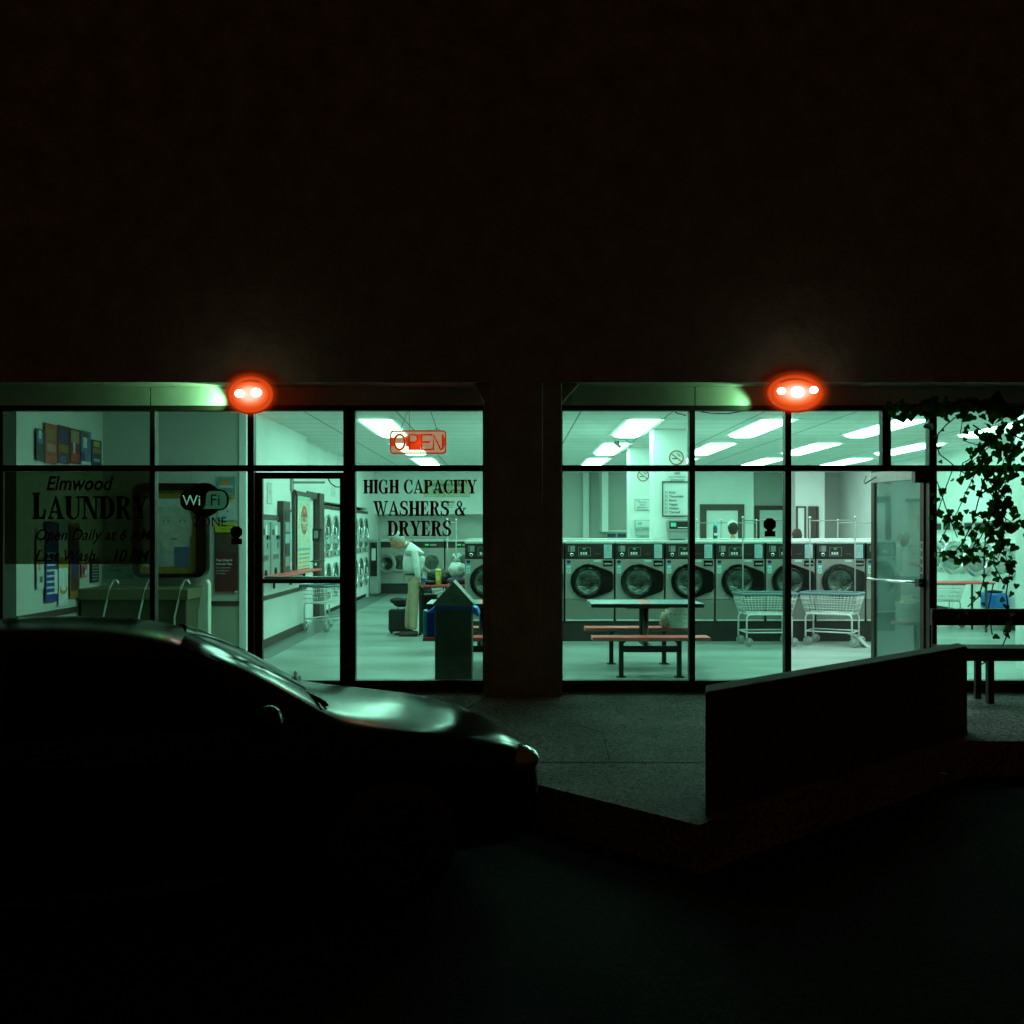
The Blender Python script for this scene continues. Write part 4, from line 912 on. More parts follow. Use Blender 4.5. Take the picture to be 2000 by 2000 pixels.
nosmoke(1256,929,11.5,19.20,'round no smoking sign on the far pillar, cut by the transom')
# signs
def board(name,label,cat,o,r_,w,h,base,patches=(),texts=(),frame=None,t=.004,border=None):
    F=Fr((0,0,0),r_,(0,0,1)); rt=thing(name,o,label,cat)
    mb=MB(); mb.prism([(0,0),(w,0),(w,h),(0,h)],F,0,t,base)
    if border: mb.band(rrect(0.004,.004,w-.004,h-.004,.02),rrect(.009,.009,w-.009,h-.009,.018),F,t,t+.001,border)
    for i,p in enumerate(patches):
        if len(p)==5:
            u0,v0,u1,v1,c=p; mb.prism([(u0*w,v0*h),(u1*w,v0*h),(u1*w,v1*h),(u0*w,v1*h)],F,t-.0005,t+.0006+.0004*i,c)
        else:
            u,v,ru,rv,c,_=p; mb.prism(ell(u*w,v*h,ru*w,rv*h,18),F,t-.0005,t+.0006+.0004*i,c)
    mb.build('sheet',rt)
    if texts:
        mb=MB()
        for tx in texts:
            s,u,v,sz,c=tx[:5]; kw=tx[5] if len(tx)>5 else {}
            mb.text(s,F,u*w,v*h,sz,c,c=t+.012,**kw)
        mb.build('print',rt)
    if frame:
        fm,fw=frame; mb=MB(); mb.band([(-fw,-fw),(w+fw,-fw),(w+fw,h+fw),(-fw,h+fw)],[(0,0),(w,0),(w,h),(0,h)],F,0,t+.02,fm); mb.build('frame',rt)
    return rt
INK=flat((.03,.045,.04)); REDI=flat((.35,.07,.05))
def bz(px,py,Y): return P(px,py,Y)
x,y,z=bz(1300,733+195,15.79); 
board('beverage_sign','white notice reading no alcoholic beverages above the framed list','sign',(P(1301,0,15.79)[0],15.795,P(0,941,15.8)[2]),(1,0,0),.34,.165,M_paper,(),[('NO',.5,.68,.052,INK,dict(align='CENTER',bold=.0015)),('ALCOHOLIC',.5,.36,.046,INK,dict(align='CENTER')),('BEVERAGES',.5,.06,.042,INK,dict(align='CENTER'))])
w_=.46; hh=(1007-942)*15.8/2000
words=['Kind','Thoughtful','Brave','Happy','Unique','Yourself']
tx=[]
for i,s in enumerate(words): tx += [('BE',.05,.66-.118*i,.058,flat((.22,.30,.27)),dict(sx=.8)),(s,.2,.66-.118*i,.05,INK,dict(bold=.001))]
board('framed_list','framed white board listing BE Kind to BE Yourself on the near pillar','sign',(P(1295,0,15.79)[0],15.79,P(0,1007,15.79)[2]),(1,0,0),w_,hh,M_paper,(),tx,frame=(mat('dark_sign_frame',(.02,.02,.018),.4),.014))
board('notice_sign','small bordered notice about top loaders on the far pillar','sign',(P(1239,0,19.19)[0],19.19,P(0,998,19.19)[2]),(1,0,0),.30,.225,M_paper,(),[('Please',.1,.8,.032,INK),('Do Not',.5,.66,.042,INK,dict(align='CENTER')),('Wash',.5,.45,.042,INK,dict(align='CENTER')),('Blankets in',.5,.25,.042,INK,dict(align='CENTER')),('Top Loaders',.5,.06,.042,INK,dict(align='CENTER'))],border=INK)
# sign and warning on the bulkhead over the rear washers
g=flat((.55,.62,.42))
Y=26.745
board('wall_sign','wide pale sign on the rear bulkhead behind the window lettering','sign',(P(828,0,Y)[0],Y,P(0,971,Y)[2]),(1,0,0),1.2,.45,g,(),[('NOT RESPONSIBLE',.5,.62,.11,INK,dict(align='CENTER')),('FOR LOST ITEMS',.5,.28,.10,INK,dict(align='CENTER'))],border=flat((.3,.35,.2)))
board('warning_sign','small red WARNING notice below the wide pale rear sign','sign',(P(858,0,Y)[0],Y,P(0,996,Y)[2]),(1,0,0),.42,.25,M_white,(),[('WARNING',.5,.72,.075,REDI,dict(align='CENTER',bold=.002)),('Do not overload',.5,.45,.045,INK,dict(align='CENTER')),('these machines',.5,.2,.045,INK,dict(align='CENTER'))])
# counter machine panel on back wall
r=thing('control_box',(P(1203,0,26.9)[0],26.88,1.46),'grey box with dark twin screens on the back counter','box')
MB().box(-.28,-.1,0,.30,.02,.16,M_rubber).build('housing',r,bevel=.01)
for s in (-.13,.14): MB().box(s-.11,-.105,.02,s+.11,-.1,.11,flat((.02,.03,.08))).build('screen',r)
# security camera on the ceiling
r=thing('security_camera',(1.86,17.6,HC-.001),'small dome camera with looped cable on the ceiling','camera')
MB().lathe([(0,0),(.09,0),(.085,-.03),(0,-.035)],(0,0,0),(0,0,1),M_white,20).build('mount',r)
mb=MB(); mb.tube([(-.03,0,-.03),(-.03,-.02,-.08)],.012,M_dark,8); mb.tube([(-.10,-.03,-.05),(0,-.06,-.14)],.03,M_rubber,10); mb.build('camera_head',r)
mb=MB(); mb.tube([(.04+.13*math.cos(t),-.02,-.11+.11*math.sin(t)) for t in [R(150-20*i) for i in range(14)]],.005,M_dark,5); mb.build('cable',r)
# loose cables under the window head
for i,(pts,lab) in enumerate(((((1318,804),(1325,808),(1332,809),(1340,812)),'short loose cable end under the window head near the first mullion'),(((1368,804),(1390,807),(1420,808),(1440,805),(1450,803)),'drooping cable under the window head right of the first mullion'),(((640,934),(646,944),(656,951),(668,951),(676,947)),'black cable drooping behind the top of the closed door'))):
    MB().tube([P(a,b,10.5) for a,b in pts],.006,M_dark,6).build('loose_cable',label=lab,cat='cable')

# ================================================================== LEFT WALL OF THE MAIN ROOM
def lw(px): return 3.43*2000/(1000-px)      # depth of a point on the left wall from its pixel column
def zz(py,Y): return 1.6+(1040-py)*Y/2000
XR=LX+.004
def lwboard(name,lab,cat,px0,px1,z0,z1,base,**k):
    a,b=lw(px0),lw(px1); return board(name,lab,cat,(XR,a,z0),(0,1,0),b-a,z1-z0,base,**k)
# shelf
r=thing('wall_shelf',(LX,13.3,.98),'long red shelf on the left wall under the change machines','shelf')
MB().box(.021,0,0,.30,3.55,.03,M_red).build('shelf_board',r,bevel=.004)
mb=MB()
for y in (.2,1.3,2.4,3.4): mb.box(.021,y,-.18,.05,y+.03,0,M_dark); mb.box(.05,y,-.03,.26,y+.03,0,M_dark)
mb.build('bracket',r)
# change machines
def machine(px0,px1,z0,z1,lab):
    a,b=lw(px0),lw(px1); w=b-a; h=z1-z0
    r=thing('change_machine',(LX+.002,a,z0),lab,'change machine'); F=Fr((0,0,0),(0,1,0))
    MB().box(0,0,0,.05,w,h,mat('machine_grey',(.34,.40,.40),.4,metal=.3)).build('housing',r,bevel=.006)
    mb=MB(); mb.prism([(w*.1,h*.76),(w*.3,h*.76),(w*.3,h*.86),(w*.1,h*.86)],F,.05,.054,M_dark); mb.prism([(w*.38,h*.76),(w*.62,h*.76),(w*.62,h*.93),(w*.38,h*.93)],F,.05,.054,M_paper); mb.prism([(w*.55,h*.68),(w*.92,h*.68),(w*.92,h*.75),(w*.55,h*.75)],F,.05,.07,M_dark)
    mb.prism([(w*.64,h*.52),(w*.72,h*.52),(w*.72,h*.62),(w*.64,h*.62)],F,.05,.054,M_dark); mb.build('bill_slot',r)
    mb=MB(); mb.prism([(w*.15,h*.3),(w*.85,h*.3),(w*.85,h*.42),(w*.15,h*.42)],F,.05,.053,M_rubber)
    for k in range(6): mb.prism([(w*(.2+.1*k),h*.32),(w*(.24+.1*k),h*.32),(w*(.24+.1*k),h*.4),(w*(.2+.1*k),h*.4)],F,.053,.055,M_dark)
    mb.build('vent',r)
    MB().lathe([(.05,0),(.045,.02),(.0,.03)],(.05,w*.4,h*.1),(1,0,0),M_dark,14).build('coin_cup',r)
machine(505,520,.96,1.76,'grey change machine at the left edge of the closed door glass')
machine(523,541,.98,1.75,'grey change machine between two dark frames on the left wall')
mb=MB(); mb.box(0,0,0,.03,lw(541)-lw(500),.07,M_trim); mb.build('wall_trim',loc=(LX+.002,lw(500),1.78),label='dark strip above the change machines on the left wall',cat='trim')
r=thing('display_case',(LX+.002,lw(541.5),.98),'tall dark narrow display case on the left wall','display case'); w=lw(555)-lw(541.5)
MB().box(0,0,0,.09,w,1.08,M_trim).build('case',r)
mb=MB(); 
for k in range(5): mb.box(.09,w*.25,.12+.17*k,.095,w*.85,.26+.17*k,[M_rubber,M_dark,flat((.3,.45,.5))][k%3])
mb.build('contents',r)
cl=flat((.42,.58,.62)); teal=flat((.2,.42,.45))
lwboard('info_poster','pale blue poster under a dark header on the left wall','poster',556,570,1.02,1.92,cl,patches=[(.1,.5,.9,.62,flat((.5,.68,.7))),(.1,.2,.5,.35,teal),(.12,.06,.9,.14,M_paper)],frame=(M_trim,.03))
a,b=lw(573),lw(598)
r=thing('wall_banner',(LX+.06,a,.94),'tall printed roll-up banner with red oval emblem on the left wall','banner'); F=Fr((0,0,0),(0,1,0)); w=b-a
mb=MB(); mb.prism([(0,0),(w,0),(w,1.24),(0,1.24)],F,0,.01,flat((.62,.66,.50)))
mb.prism([(0,1.17),(w,1.17),(w,1.24),(0,1.24)],F,.01,.012,flat((.35,.58,.50)))
mb.prism(ell(w*.5,.86,w*.27,.235,24),F,.01,.012,flat((.50,.14,.09)))
mb.prism([(w*.26,.80),(w*.74,.80),(w*.74,.91),(w*.26,.91)],F,.012,.013,flat((.6,.6,.5)))
rd=random.Random(5)
for k in range(60):
    u,v=rd.uniform(.05,.95)*w,rd.uniform(.42,1.14)
    if (u/w-.5)**2/.1+(v-.86)**2/.07<1: continue
    mb.prism([(u,v),(u+.03,v+.008),(u+.02,v+.025)],F,.01,.012,[teal,flat((.5,.4,.15)),flat((.15,.3,.25))][k%3])
mb.prism([(0,.37),(w,.37),(w,.41),(0,.41)],F,.01,.012,teal)
for k,c in enumerate((flat((.45,.3,.1)),flat((.2,.4,.35)),flat((.5,.45,.2)),flat((.5,.45,.25)))): mb.prism([(w*.08,.30-.065*k),(w*.92,.30-.065*k),(w*.92,.325-.065*k),(w*.08,.325-.065*k)],F,.01,.012,c)
mb.prism([(w*.08,.03),(w*.92,.03),(w*.92,.08),(w*.08,.08)],F,.01,.012,flat((.06,.05,.03))); mb.build('banner_sheet',r)
mb=MB(); mb.text('FAST',F,w*.5,.83,.15,flat((.45,.10,.06)),c=.0155,align='CENTER',bold=.004); mb.text('STOP',F,w*.5,.70,.13,flat((.7,.66,.55)),c=.0155,align='CENTER',bold=.004); mb.text('THE',F,w*.5,.98,.08,flat((.7,.66,.55)),c=.0155,align='CENTER'); mb.build('lettering',r)
mb=MB(); mb.box(-.03,-.12,1.245,.02,w+.05,1.31,M_trim); mb.box(-.055,-.14,0,-.01,-.04,1.33,M_trim); mb.build('top_rail',r)
mb=MB(); mb.box(0,0,0,.52,.03,.035,M_rubber); mb.box(-.0,-.08,-.12,.03,.06,.10,M_rubber); mb.build('sign_bracket',loc=(LX+.002,15.9,2.36),label='thin metal bracket sticking out from the left wall above the banner',cat='bracket')
lwboard('wall_notice','small outlined notice high on the left wall above the change machines','sign',521,530,2.0,2.3,M_paper,texts=[('$',.3,.75,.09,INK),('10',.25,.5,.09,INK),('5',.35,.28,.09,INK),('1',.35,.06,.09,INK)],border=INK)
board('wall_notice','faint printed notice above the brown door frame','sign',(-3.598,17.55,2.12),(0,1,0),.45,.28,M_paper,texts=[('TO',.5,.72,.08,flat((.3,.4,.36)),dict(align='CENTER')),('NO',.5,.42,.08,flat((.3,.4,.36)),dict(align='CENTER')),('DOGS',.5,.1,.08,flat((.3,.4,.36)),dict(align='CENTER'))])
board('wall_notice','faint small notice above the first stacked dryers','sign',(-3.598,20.4,2.32),(0,1,0),.45,.24,M_paper,texts=[('A',.5,.6,.09,flat((.3,.4,.36)),dict(align='CENTER')),('NOTICE',.5,.2,.06,flat((.3,.4,.36)),dict(align='CENTER'))])
# side door with dark frame
r=thing('interior_door',(-3.6,18.3,0),'white side door in a heavy dark frame before the stacked dryers','door')
mb=MB(); mb.box(-.1,-.62,0,.03,-.5,2.32,M_trim); mb.box(-.1,.40,0,.09,.86,2.32,M_trim); mb.box(-.1,-.5,2.2,.05,.4,2.32,M_trim); mb.build('door_frame',r)
MB().box(-.1,-.5,.01,-.03,.4,2.2,M_white).build('door_panel',r)
MB().lathe([(.01,0),(.01,.05),(.03,.06),(.03,.08),(0,.09)],(-.03,.3,1.02),(1,0,0),M_chrome,12).build('handle',r)
r=thing('wall_phone',(-3.5,18.05,1.45),'dark angled box mounted beside the side door','box')
mb=MB(); mb.prism([(0,0),(.12,-.02),(.16,.22),(0,.22)],Fr((0,0,0),(1,0,0)),-.1,.1,M_dark); mb.build('housing',r,bevel=.006); MB().box(.03,-.105,.05,.10,-.1,.18,M_rubber).build('keypad',r)
r=thing('coat_hook_rail',(-3.5,17.6,1.10),'short dark hook rail left of the side door','rail'); MB().tube([(0,0,0),(.12,.9,0)],.012,M_dark,6).build('rail_bar',r)
mb=MB(); 
for k in range(6): mb.tube([(.02*k,.15*k,0),(.02*k+.03,.15*k,-.02),(.02*k+.03,.15*k,.03)],.006,M_dark,5)
mb.build('hook',r)

# ================================================================== LEFT RECESS: posters and kiosk
def rw(px): return 5.14*2000/(1000-px)
def rposter(px0,px1,yt,yb,lab,base,patches=(),texts=()):
    a,b=rw(px0),rw(px1); m_=(a+b)/2; zt_,zb_=zz(yt,m_),zz(yb,m_)
    return board('wall_poster',lab,'poster',(-5.116,a,zb_),(0,1,0),b-a,zt_-zb_,base,patches=patches,texts=texts)
def c(*a): return flat(a)
rposter(66,82,838,900,'narrow blue and dark poster, leftmost of the upper row',c(.05,.05,.05),[(.1,.55,.8,.9,c(.08,.15,.25)),(.3,.7,.6,.95,c(.5,.55,.55))])
rposter(83,107,828,906,'red-brown poster in the upper row, tallest of them',c(.30,.07,.04),[(.1,.6,.9,.85,c(.22,.13,.05)),(.15,.3,.85,.5,c(.4,.2,.12)),(.1,.05,.9,.2,c(.45,.08,.05))])
rposter(108,131,832,906,'dark purple and brown poster in the upper row',c(.08,.04,.03),[(.2,.55,.8,.9,c(.05,.04,.15)),(.1,.3,.9,.5,c(.25,.12,.04)),(.2,.02,.7,.2,c(.12,.08,.25))])
rposter(132,152,838,906,'dark maroon poster with pale top in the upper row',c(.14,.03,.03),[(.1,.6,.9,.95,c(.3,.2,.12)),(.3,.3,.5,.6,c(.4,.38,.38)),(.1,.05,.9,.3,c(.35,.05,.04))])
rposter(154,173,842,908,'blue and white poster near the right end of the upper row',c(.10,.18,.30),[(.1,.6,.7,.95,c(.15,.08,.06)),(.2,.5,.6,.8,c(.55,.6,.6)),(.0,.0,1,.1,c(.6,.6,.6)),(.0,.1,.4,.35,c(.04,.05,.15))])
rposter(175,194,860,912,'small dark gold poster, rightmost of the upper row',c(.05,.06,.10),[(.2,.75,.8,.95,c(.5,.35,.08)),(.1,.5,.9,.7,c(.3,.18,.06)),(.2,.2,.8,.3,c(.45,.45,.4))])
rposter(67,81,1030,1150,'pale poster with red print, leftmost of the lower row',c(.5,.52,.5),[(.2,.3,.5,.5,c(.5,.2,.15)),(.4,.1,.8,.2,c(.1,.1,.1)),(.2,.6,.8,.64,c(.3,.1,.1))])
rposter(84,107,1018,1176,'tall blue poster with white lines of print in the lower row',c(.03,.045,.20),[(.1,.1+.07*k,.85,.125+.07*k,c(.55,.6,.75)) for k in range(8)]+[(.75,.1,1,.4,c(.7,.7,.7))])
rposter(110,128,1020,1182,'white poster with yellow block and orange swirl in the lower row',c(.62,.66,.68),[(.0,.45,.95,.58,c(.42,.30,.03)),(.5,.2,.4,.07,c(.55,.25,.05),1),(.5,.23,.3,.06,c(.62,.66,.68),1),(.0,.8,.9,1.0,c(.25,.4,.6))])
rposter(132,151,1022,1168,'dark poster with orange edge and blue figure in the lower row',c(.28,.13,.02),[(.1,.1,.9,.95,c(.06,.03,.02)),(.5,.5,.22,.25,c(.03,.03,.25),1),(.35,.8,.65,.9,c(.4,.3,.2))])
rposter(155,166,1100,1127,'small red and blue sticker in the lower row',c(.5,.12,.10),[(.1,.3,.6,.7,c(.05,.05,.3)),(.6,.1,.9,.5,c(.6,.6,.6))])
rposter(174,189,1090,1137,'small dark text poster, rightmost of the lower row',c(.03,.03,.03),[(.1,.1+.12*k,.85,.14+.12*k,c(.3,.32,.3)) for k in range(7)])
YB=12.845
def bwp(name,lab,px0,px1,yt,yb,base,**k):
    a=P(px0,yb,YB); b=P(px1,yt,YB); return board(name,lab,'poster',(a[0],YB,a[2]),(1,0,0),b[0]-a[0],b[2]-a[2],base,**k)
bwp('wall_notice','faded green notice low on the recess back wall',204,262,1090,1130,c(.22,.36,.28),patches=[(.2,.6,.9,.68,c(.1,.15,.12)),(.15,.35,.6,.42,c(.1,.15,.12))])
# framed advertising poster
a=P(262,1128,12.7); b=P(405,944,12.7); w=b[0]-a[0]; h=b[2]-a[2]
r=thing('poster_frame',(a[0],12.70,a[2]),'large framed advertisement with a pale face behind the left window','poster'); F=Fr((0,0,0))
o=rrect(0,0,w,h,.12); i=rrect(.07,.05,w-.125,h-.09,.03); mb=MB(); mb.band(o,i,F,-.1,.06,M_black); mb.build('frame',r)
mb=MB(); mb.prism([(.05,.04),(w-.10,.04),(w-.10,h-.07),(.05,h-.07)],F,-.08,.0,c(.26,.18,.02))
x0,z0,x1,z1=.10,.13,w-.22,h-.19
mb.prism([(x0,z0),(x1,z0),(x1,z1),(x0,z1)],F,0,.004,c(.27,.33,.34))
fx,fz=.50,z0+(z1-z0)*.60; sk=c(.40,.42,.37)
mb.prism(ell(fx,fz,.225,(z1-z0)*.37,32),F,.004,.005,sk); mb.prism([(fx-.14,z0+.02),(fx+.18,z0+.02),(fx+.12,fz-.2),(fx-.12,fz-.2)],F,.004,.0048,c(.36,.38,.36))
mb.prism([(x0,z0+(z1-z0)*.9),(x1,z0+(z1-z0)*.86),(x1,z1),(x0,z1)],F,.005,.0062,c(.45,.5,.5))
for s in (-1,1):
    mb.prism(ell(fx+s*.10,fz+.06,.045,.018,16),F,.005,.006,c(.20,.22,.23)); mb.prism(ell(fx+s*.10,fz+.055,.016,.014,12),F,.006,.0066,c(.55,.6,.6)); mb.prism(ell(fx+s*.10,fz+.10,.06,.008,14),F,.005,.006,c(.30,.31,.27))
mb.prism(ell(fx,fz-.16,.05,.013,16),F,.005,.006,c(.26,.17,.17)); mb.prism(ell(fx,fz-.07,.022,.01,12),F,.005,.006,c(.42,.36,.28))
mb.prism([(x1-.19,z0),(x1,z0),(x1,z0+.25),(x1-.19,z0+.25)],F,.005,.0064,c(.08,.12,.24)); mb.build('poster_sheet',r)
# low cabinet under the poster, bent steel rails and a pale side fin
r=thing('kiosk_cabinet',(-4.35,12.4,0.004),'low olive cabinet with pale curved side panel under the framed advertisement','cabinet')
ol=mat('olive_laminate',(.075,.07,.03),.5)
MB().box(-.75,-.3,0,.50,.4,.80,ol).build('body',r,bevel=.01)
MB().box(-.78,-.34,.80,.53,.36,.93,mat('olive_light',(.13,.125,.06),.5)).build('worktop',r,bevel=.01)
fx0=P(387,0,12.0)[0]+4.35; fx1=P(408,0,12.0)[0]+4.35
mb=MB(); mb.prism([(fx0,0),(fx1,0),(fx1,.99),(fx1-.02,1.04),(fx1-.05,1.04),(fx0+.06,.98),(fx0,.66)],Fr((0,0,0)),.30,.42,mat('pale_fin',(.62,.66,.55),.5)); mb.build('side_panel',r,bevel=.01)
mb=MB()
for px in (0,-.42,-.84):
    mb.tube([(fx0-.30+px,-.33,.1),(fx0-.30+px,-.33,.60),(fx0-.22+px,-.33,.95),(fx0-.18+px,-.33,1.03),(fx0-.14+px,-.33,1.03),(fx0-.12+px,-.33,.99)],.012,M_bright,8)
mb.build('grab_rail',r)
# wall poster right of the advertisement
bwp('health_poster','dark poster with yellow top and white Vietnamese print',420,465,1021,1158,c(.055,.035,.03),patches=[(.0,.865,1,1,c(.45,.45,.03)),(.0,.0,1,.55,c(.10,.02,.02)),(.0,.0,.8,.02,c(.4,.1,.05)),(.86,.0,1,.03,c(.5,.55,.6))]+[(.06,.60+.03*k,.9,.606+.03*k,c(.14,.12,.08)) for k in range(8)],
  texts=[('Tăng Cường Sức',.06,.455,.034,M_paper,dict(bold=.0008,sx=.86)),('Khỏe Bản Thân.',.06,.40,.034,M_paper,dict(bold=.0008,sx=.9)),('Có sức khỏe tốt hơn',.06,.35,.026,M_paper,dict(sx=.8)),('cho gia đình bạn và',.06,.31,.026,M_paper,dict(sx=.8)),('cả cộng đồng',.06,.27,.026,M_paper,dict(sx=.8)),('IMPORTANT TO',.5,.95,.028,INK,dict(align='CENTER')),('READ THIS',.5,.90,.028,INK,dict(align='CENTER'))])
bwp('wall_poster','small teal flyer with orange blossom above the dark health poster',424,459,931,974,c(.12,.27,.27),patches=[(.45,.72,.28,.16,c(.5,.2,.08),1),(.1,.5,.9,.6,c(.5,.5,.45)),(.1,.2,.9,.24,c(.3,.4,.38)),(.7,.0,1,.13,c(.5,.25,.03))])
bwp('wall_poster','torn white slip taped between the teal flyer and dark poster',425,461,993,1016,c(.42,.52,.55),patches=[(.5,.7,.6,.8,c(.3,.1,.05)),(.2,.3,.8,.36,c(.3,.36,.38))])

# ================================================================== WINDOW LETTERING
def vinyl(name,col,tr):
    m=mat(name,col,.6); nt=m.node_tree; t=nt.nodes.new('ShaderNodeBsdfTranslucent'); t.inputs[0].default_value=(*tr,1); a=nt.nodes.new('ShaderNodeAddShader')
    nt.links.new(nt.nodes['Principled BSDF'].outputs[0],a.inputs[0]); nt.links.new(t.outputs[0],a.inputs[1]); nt.links.new(a.outputs[0],nt.nodes['Material Output'].inputs[0]); return m
LET=vinyl('dark_red_vinyl',(.06,.010,.004),(.20,.016,.004))
BLK=mat('black_vinyl',(.006,.005,.004),.6)
FG=Fr((0,GY-.007,0))
for tx_,xa,xb,ya,yb_ in (('HIGH CAPACITY',710,931,964,937),('WASHERS &',729,910,1007.5,978.5),('DRYERS',757,882,1047,1017)):
    mb=MB(); serif(mb,tx_,FG,X(xa),X(xb),Z(ya),Z(yb_)-Z(ya),LET); o=mb.build('window_lettering',label='dark red serif window lettering '+tx_); o.parent=FL
mb=MB(); mb.box(X(57)-.25,GY+.006,Z(1102),X(296),GY+.009,Z(921),G_film); o=mb.build('window_film'); o.parent=FL
mb=MB(); serif(mb,'L',FG,X(64),X(91),Z(1014),Z(962)-Z(1014),BLK); serif(mb,'AUNDRY',FG,X(94),X(289),Z(1014),Z(969)-Z(1014),BLK)
mb.build('window_lettering',label='black serif window lettering LAUNDRY').parent=FL
for tx_,xa,ya,sz_,sh_,bo_ in (('Elmwood',90,957,.20,.25,.004),('Open Daily at 6 AM',68,1055,.165,.35,.001),('Last Wash',68,1096,.165,.35,.001),('10 PM',218,1096,.165,.3,.003)):
    mb=MB(); mb.text(tx_,FG,X(xa),Z(ya),sz_,BLK,c=.003,shear=sh_,bold=bo_,sx=.86); mb.build('window_lettering',label='black slanted window lettering '+tx_).parent=FL
mb=MB()   # wireless zone mark
def holed(mb,outer,polys,texts,F,mt,c):
    cu=bpy.data.curves.new('h','CURVE'); cu.dimensions='2D'; cu.fill_mode='BOTH'; cu.resolution_u=3
    def sp(pts):
        q=cu.splines.new('POLY'); q.points.add(len(pts)-1)
        for k_,p_ in enumerate(pts): q.points[k_].co=(p_[0],p_[1],0,1)
        q.use_cyclic_u=True
    sp(outer)
    for p_ in polys: sp(p_)
    for (t_,x_,y_,sz_,bo_) in texts:
        tc_=bpy.data.curves.new('t','FONT'); tc_.body=t_; tc_.size=sz_; tc_.offset=bo_
        to_=bpy.data.objects.new('t',tc_); COL.objects.link(to_); dg_=bpy.context.evaluated_depsgraph_get(); dg_.update()
        cc_=to_.to_curve(dg_)
        for q in cc_.splines:
            pts=[]; n_=len(q.bezier_points)
            for k_ in range(n_):
                a_=q.bezier_points[k_]; b_=q.bezier_points[(k_+1)%n_]
                for t in (0,.25,.5,.75):
                    p_=a_.co*(1-t)**3+a_.handle_right*3*t*(1-t)**2+b_.handle_left*3*t*t*(1-t)+b_.co*t**3
                    if not pts or (abs(pts[-1][0]-p_.x-x_)+abs(pts[-1][1]-p_.y-y_))>1e-4: pts.append((p_.x+x_,p_.y+y_))
            if len(pts)>2: sp(pts)
        to_.to_curve_clear(); bpy.data.objects.remove(to_)
    ob=bpy.data.objects.new('h',cu); COL.objects.link(ob); dg_=bpy.context.evaluated_depsgraph_get(); dg_.update()
    me=bpy.data.meshes.new_from_object(ob.evaluated_get(dg_)); mb.add([F(p.co.x,p.co.y,c) for p in me.vertices],[list(p.vertices) for p in me.polygons],mt)
    bpy.data.objects.remove(ob)
wcx,wcz=X(400),Z(976.5); outl=[]
for k in range(120):
    a=2*math.pi*k/120; ca,sa=abs(math.cos(a)),abs(math.sin(a)); hw,hh_,rc_=.245,.106,.09; best=.172
    lo,hi=0,.4
    for _ in range(24):
        m_=(lo+hi)/2; x_,y_=m_*ca,m_*sa; dx_,dy_=max(0,x_-(hw-rc_)),max(0,y_-(hh_-rc_)); ins=(x_<=hw and y_<=hh_ and math.hypot(dx_,dy_)<=rc_) 
        if ins: lo=m_
        else: hi=m_
    best=max(best,lo); outl.append((wcx+best*math.cos(a),wcz+best*math.sin(a)))
fip=[(X(396),Z(994)),(X(433),Z(994)),(X(440),Z(990)),(X(443),Z(983)),(X(443),Z(970)),(X(440),Z(963)),(X(433),Z(959)),(X(410),Z(959)),(X(404),Z(964)),(X(403),Z(972)),(X(402),Z(985)),(X(400),Z(990))]
gy_=vinyl('pale_green_vinyl',(.10,.2,.16),(.35,.45,.40)); lt_=vinyl('clear_green_letter',(.2,.4,.33),(1,1,1)); mb.prism(fip,FG,.001,.002,gy_); mb.prism([(X(357),Z(990)),(X(395),Z(992)),(X(395),Z(961)),(X(357),Z(963))],FG,.001,.002,lt_)
holed(mb,outl,[fip],[('Wi',X(357),Z(987),.148,.0),('Fi',X(410),Z(987),.16,.0)],FG,BLK,.003)
mb.text('ZONE',FG,X(377),Z(1028),.135,BLK,c=.003,bold=.001,sx=.92)
o=mb.build('window_sticker',label='black wireless zone sticker with Wi Fi pill and ZONE'); o.parent=FL
def octa(px,py,rp,fr,lab):
    mb=MB(); mb.prism([(X(px)+rp*GY/2000*math.cos(R(22.5+45*i)),Z(py)+rp*GY/2000*math.sin(R(22.5+45*i))) for i in range(8)],FG,0,.003,BLK)
    mb.prism([(X(px-10),Z(py+24)),(X(px+11),Z(py+24)),(X(px+11),Z(py+13)),(X(px-10),Z(py+13))],FG,0,.0026,BLK); mb.prism([(X(px-6),Z(py+14)),(X(px+6),Z(py+14)),(X(px+4),Z(py+8)),(X(px-4),Z(py+8))],FG,0,.0022,BLK)
    o=mb.build('window_sticker',label=lab); o.parent=fr
octa(1503,1024,13,FR,'black octagonal alarm sticker right of the first mullion'); octa(462,1039,12.5,FL,'black octagonal alarm sticker near the closed door')
for o in list(FL.children)+list(FR.children)+list(D1.children)+list(D2.children): o.location=(0,0,0)

# ================================================================== OPEN SIGN
r=thing('open_sign',(X(815),GY+.10,Z(862)),'red illuminated OPEN sign hanging in the upper window','sign'); F=Fr((0,0,0)); k=GY/2000*1.01
W_,H_=55*k,23*k
pk=glassmat('pink_acrylic',(.50,.38,.36),.04,emit=(.85,.30,.20),es=.50)
rd_=mat('red_neon',(.3,.02,.01),.5,emit=(1,.03,.004),es=.62); rb=mat('red_block',(.4,.03,.01),.5,emit=(1,.05,.008),es=.85)
mb=MB(); mb.prism(rrect(-W_+.01,-H_+.01,W_-.01,H_-.01,.03),F,0,.004,pk); mb.build('backing',r)
mb=MB(); mb.band(rrect(-W_,-H_,W_,H_,.035),rrect(-W_+.013,-H_+.013,W_-.013,H_-.013,.024),F,-.012,.022,mat('sign_rim',(.18,.03,.015),.4,emit=(1,.04,.006),es=.5)); mb.build('frame',r)
mb=MB(); U=lambda a:(a-895)/7.156*k; V=lambda b:(592-b)/7.156*k
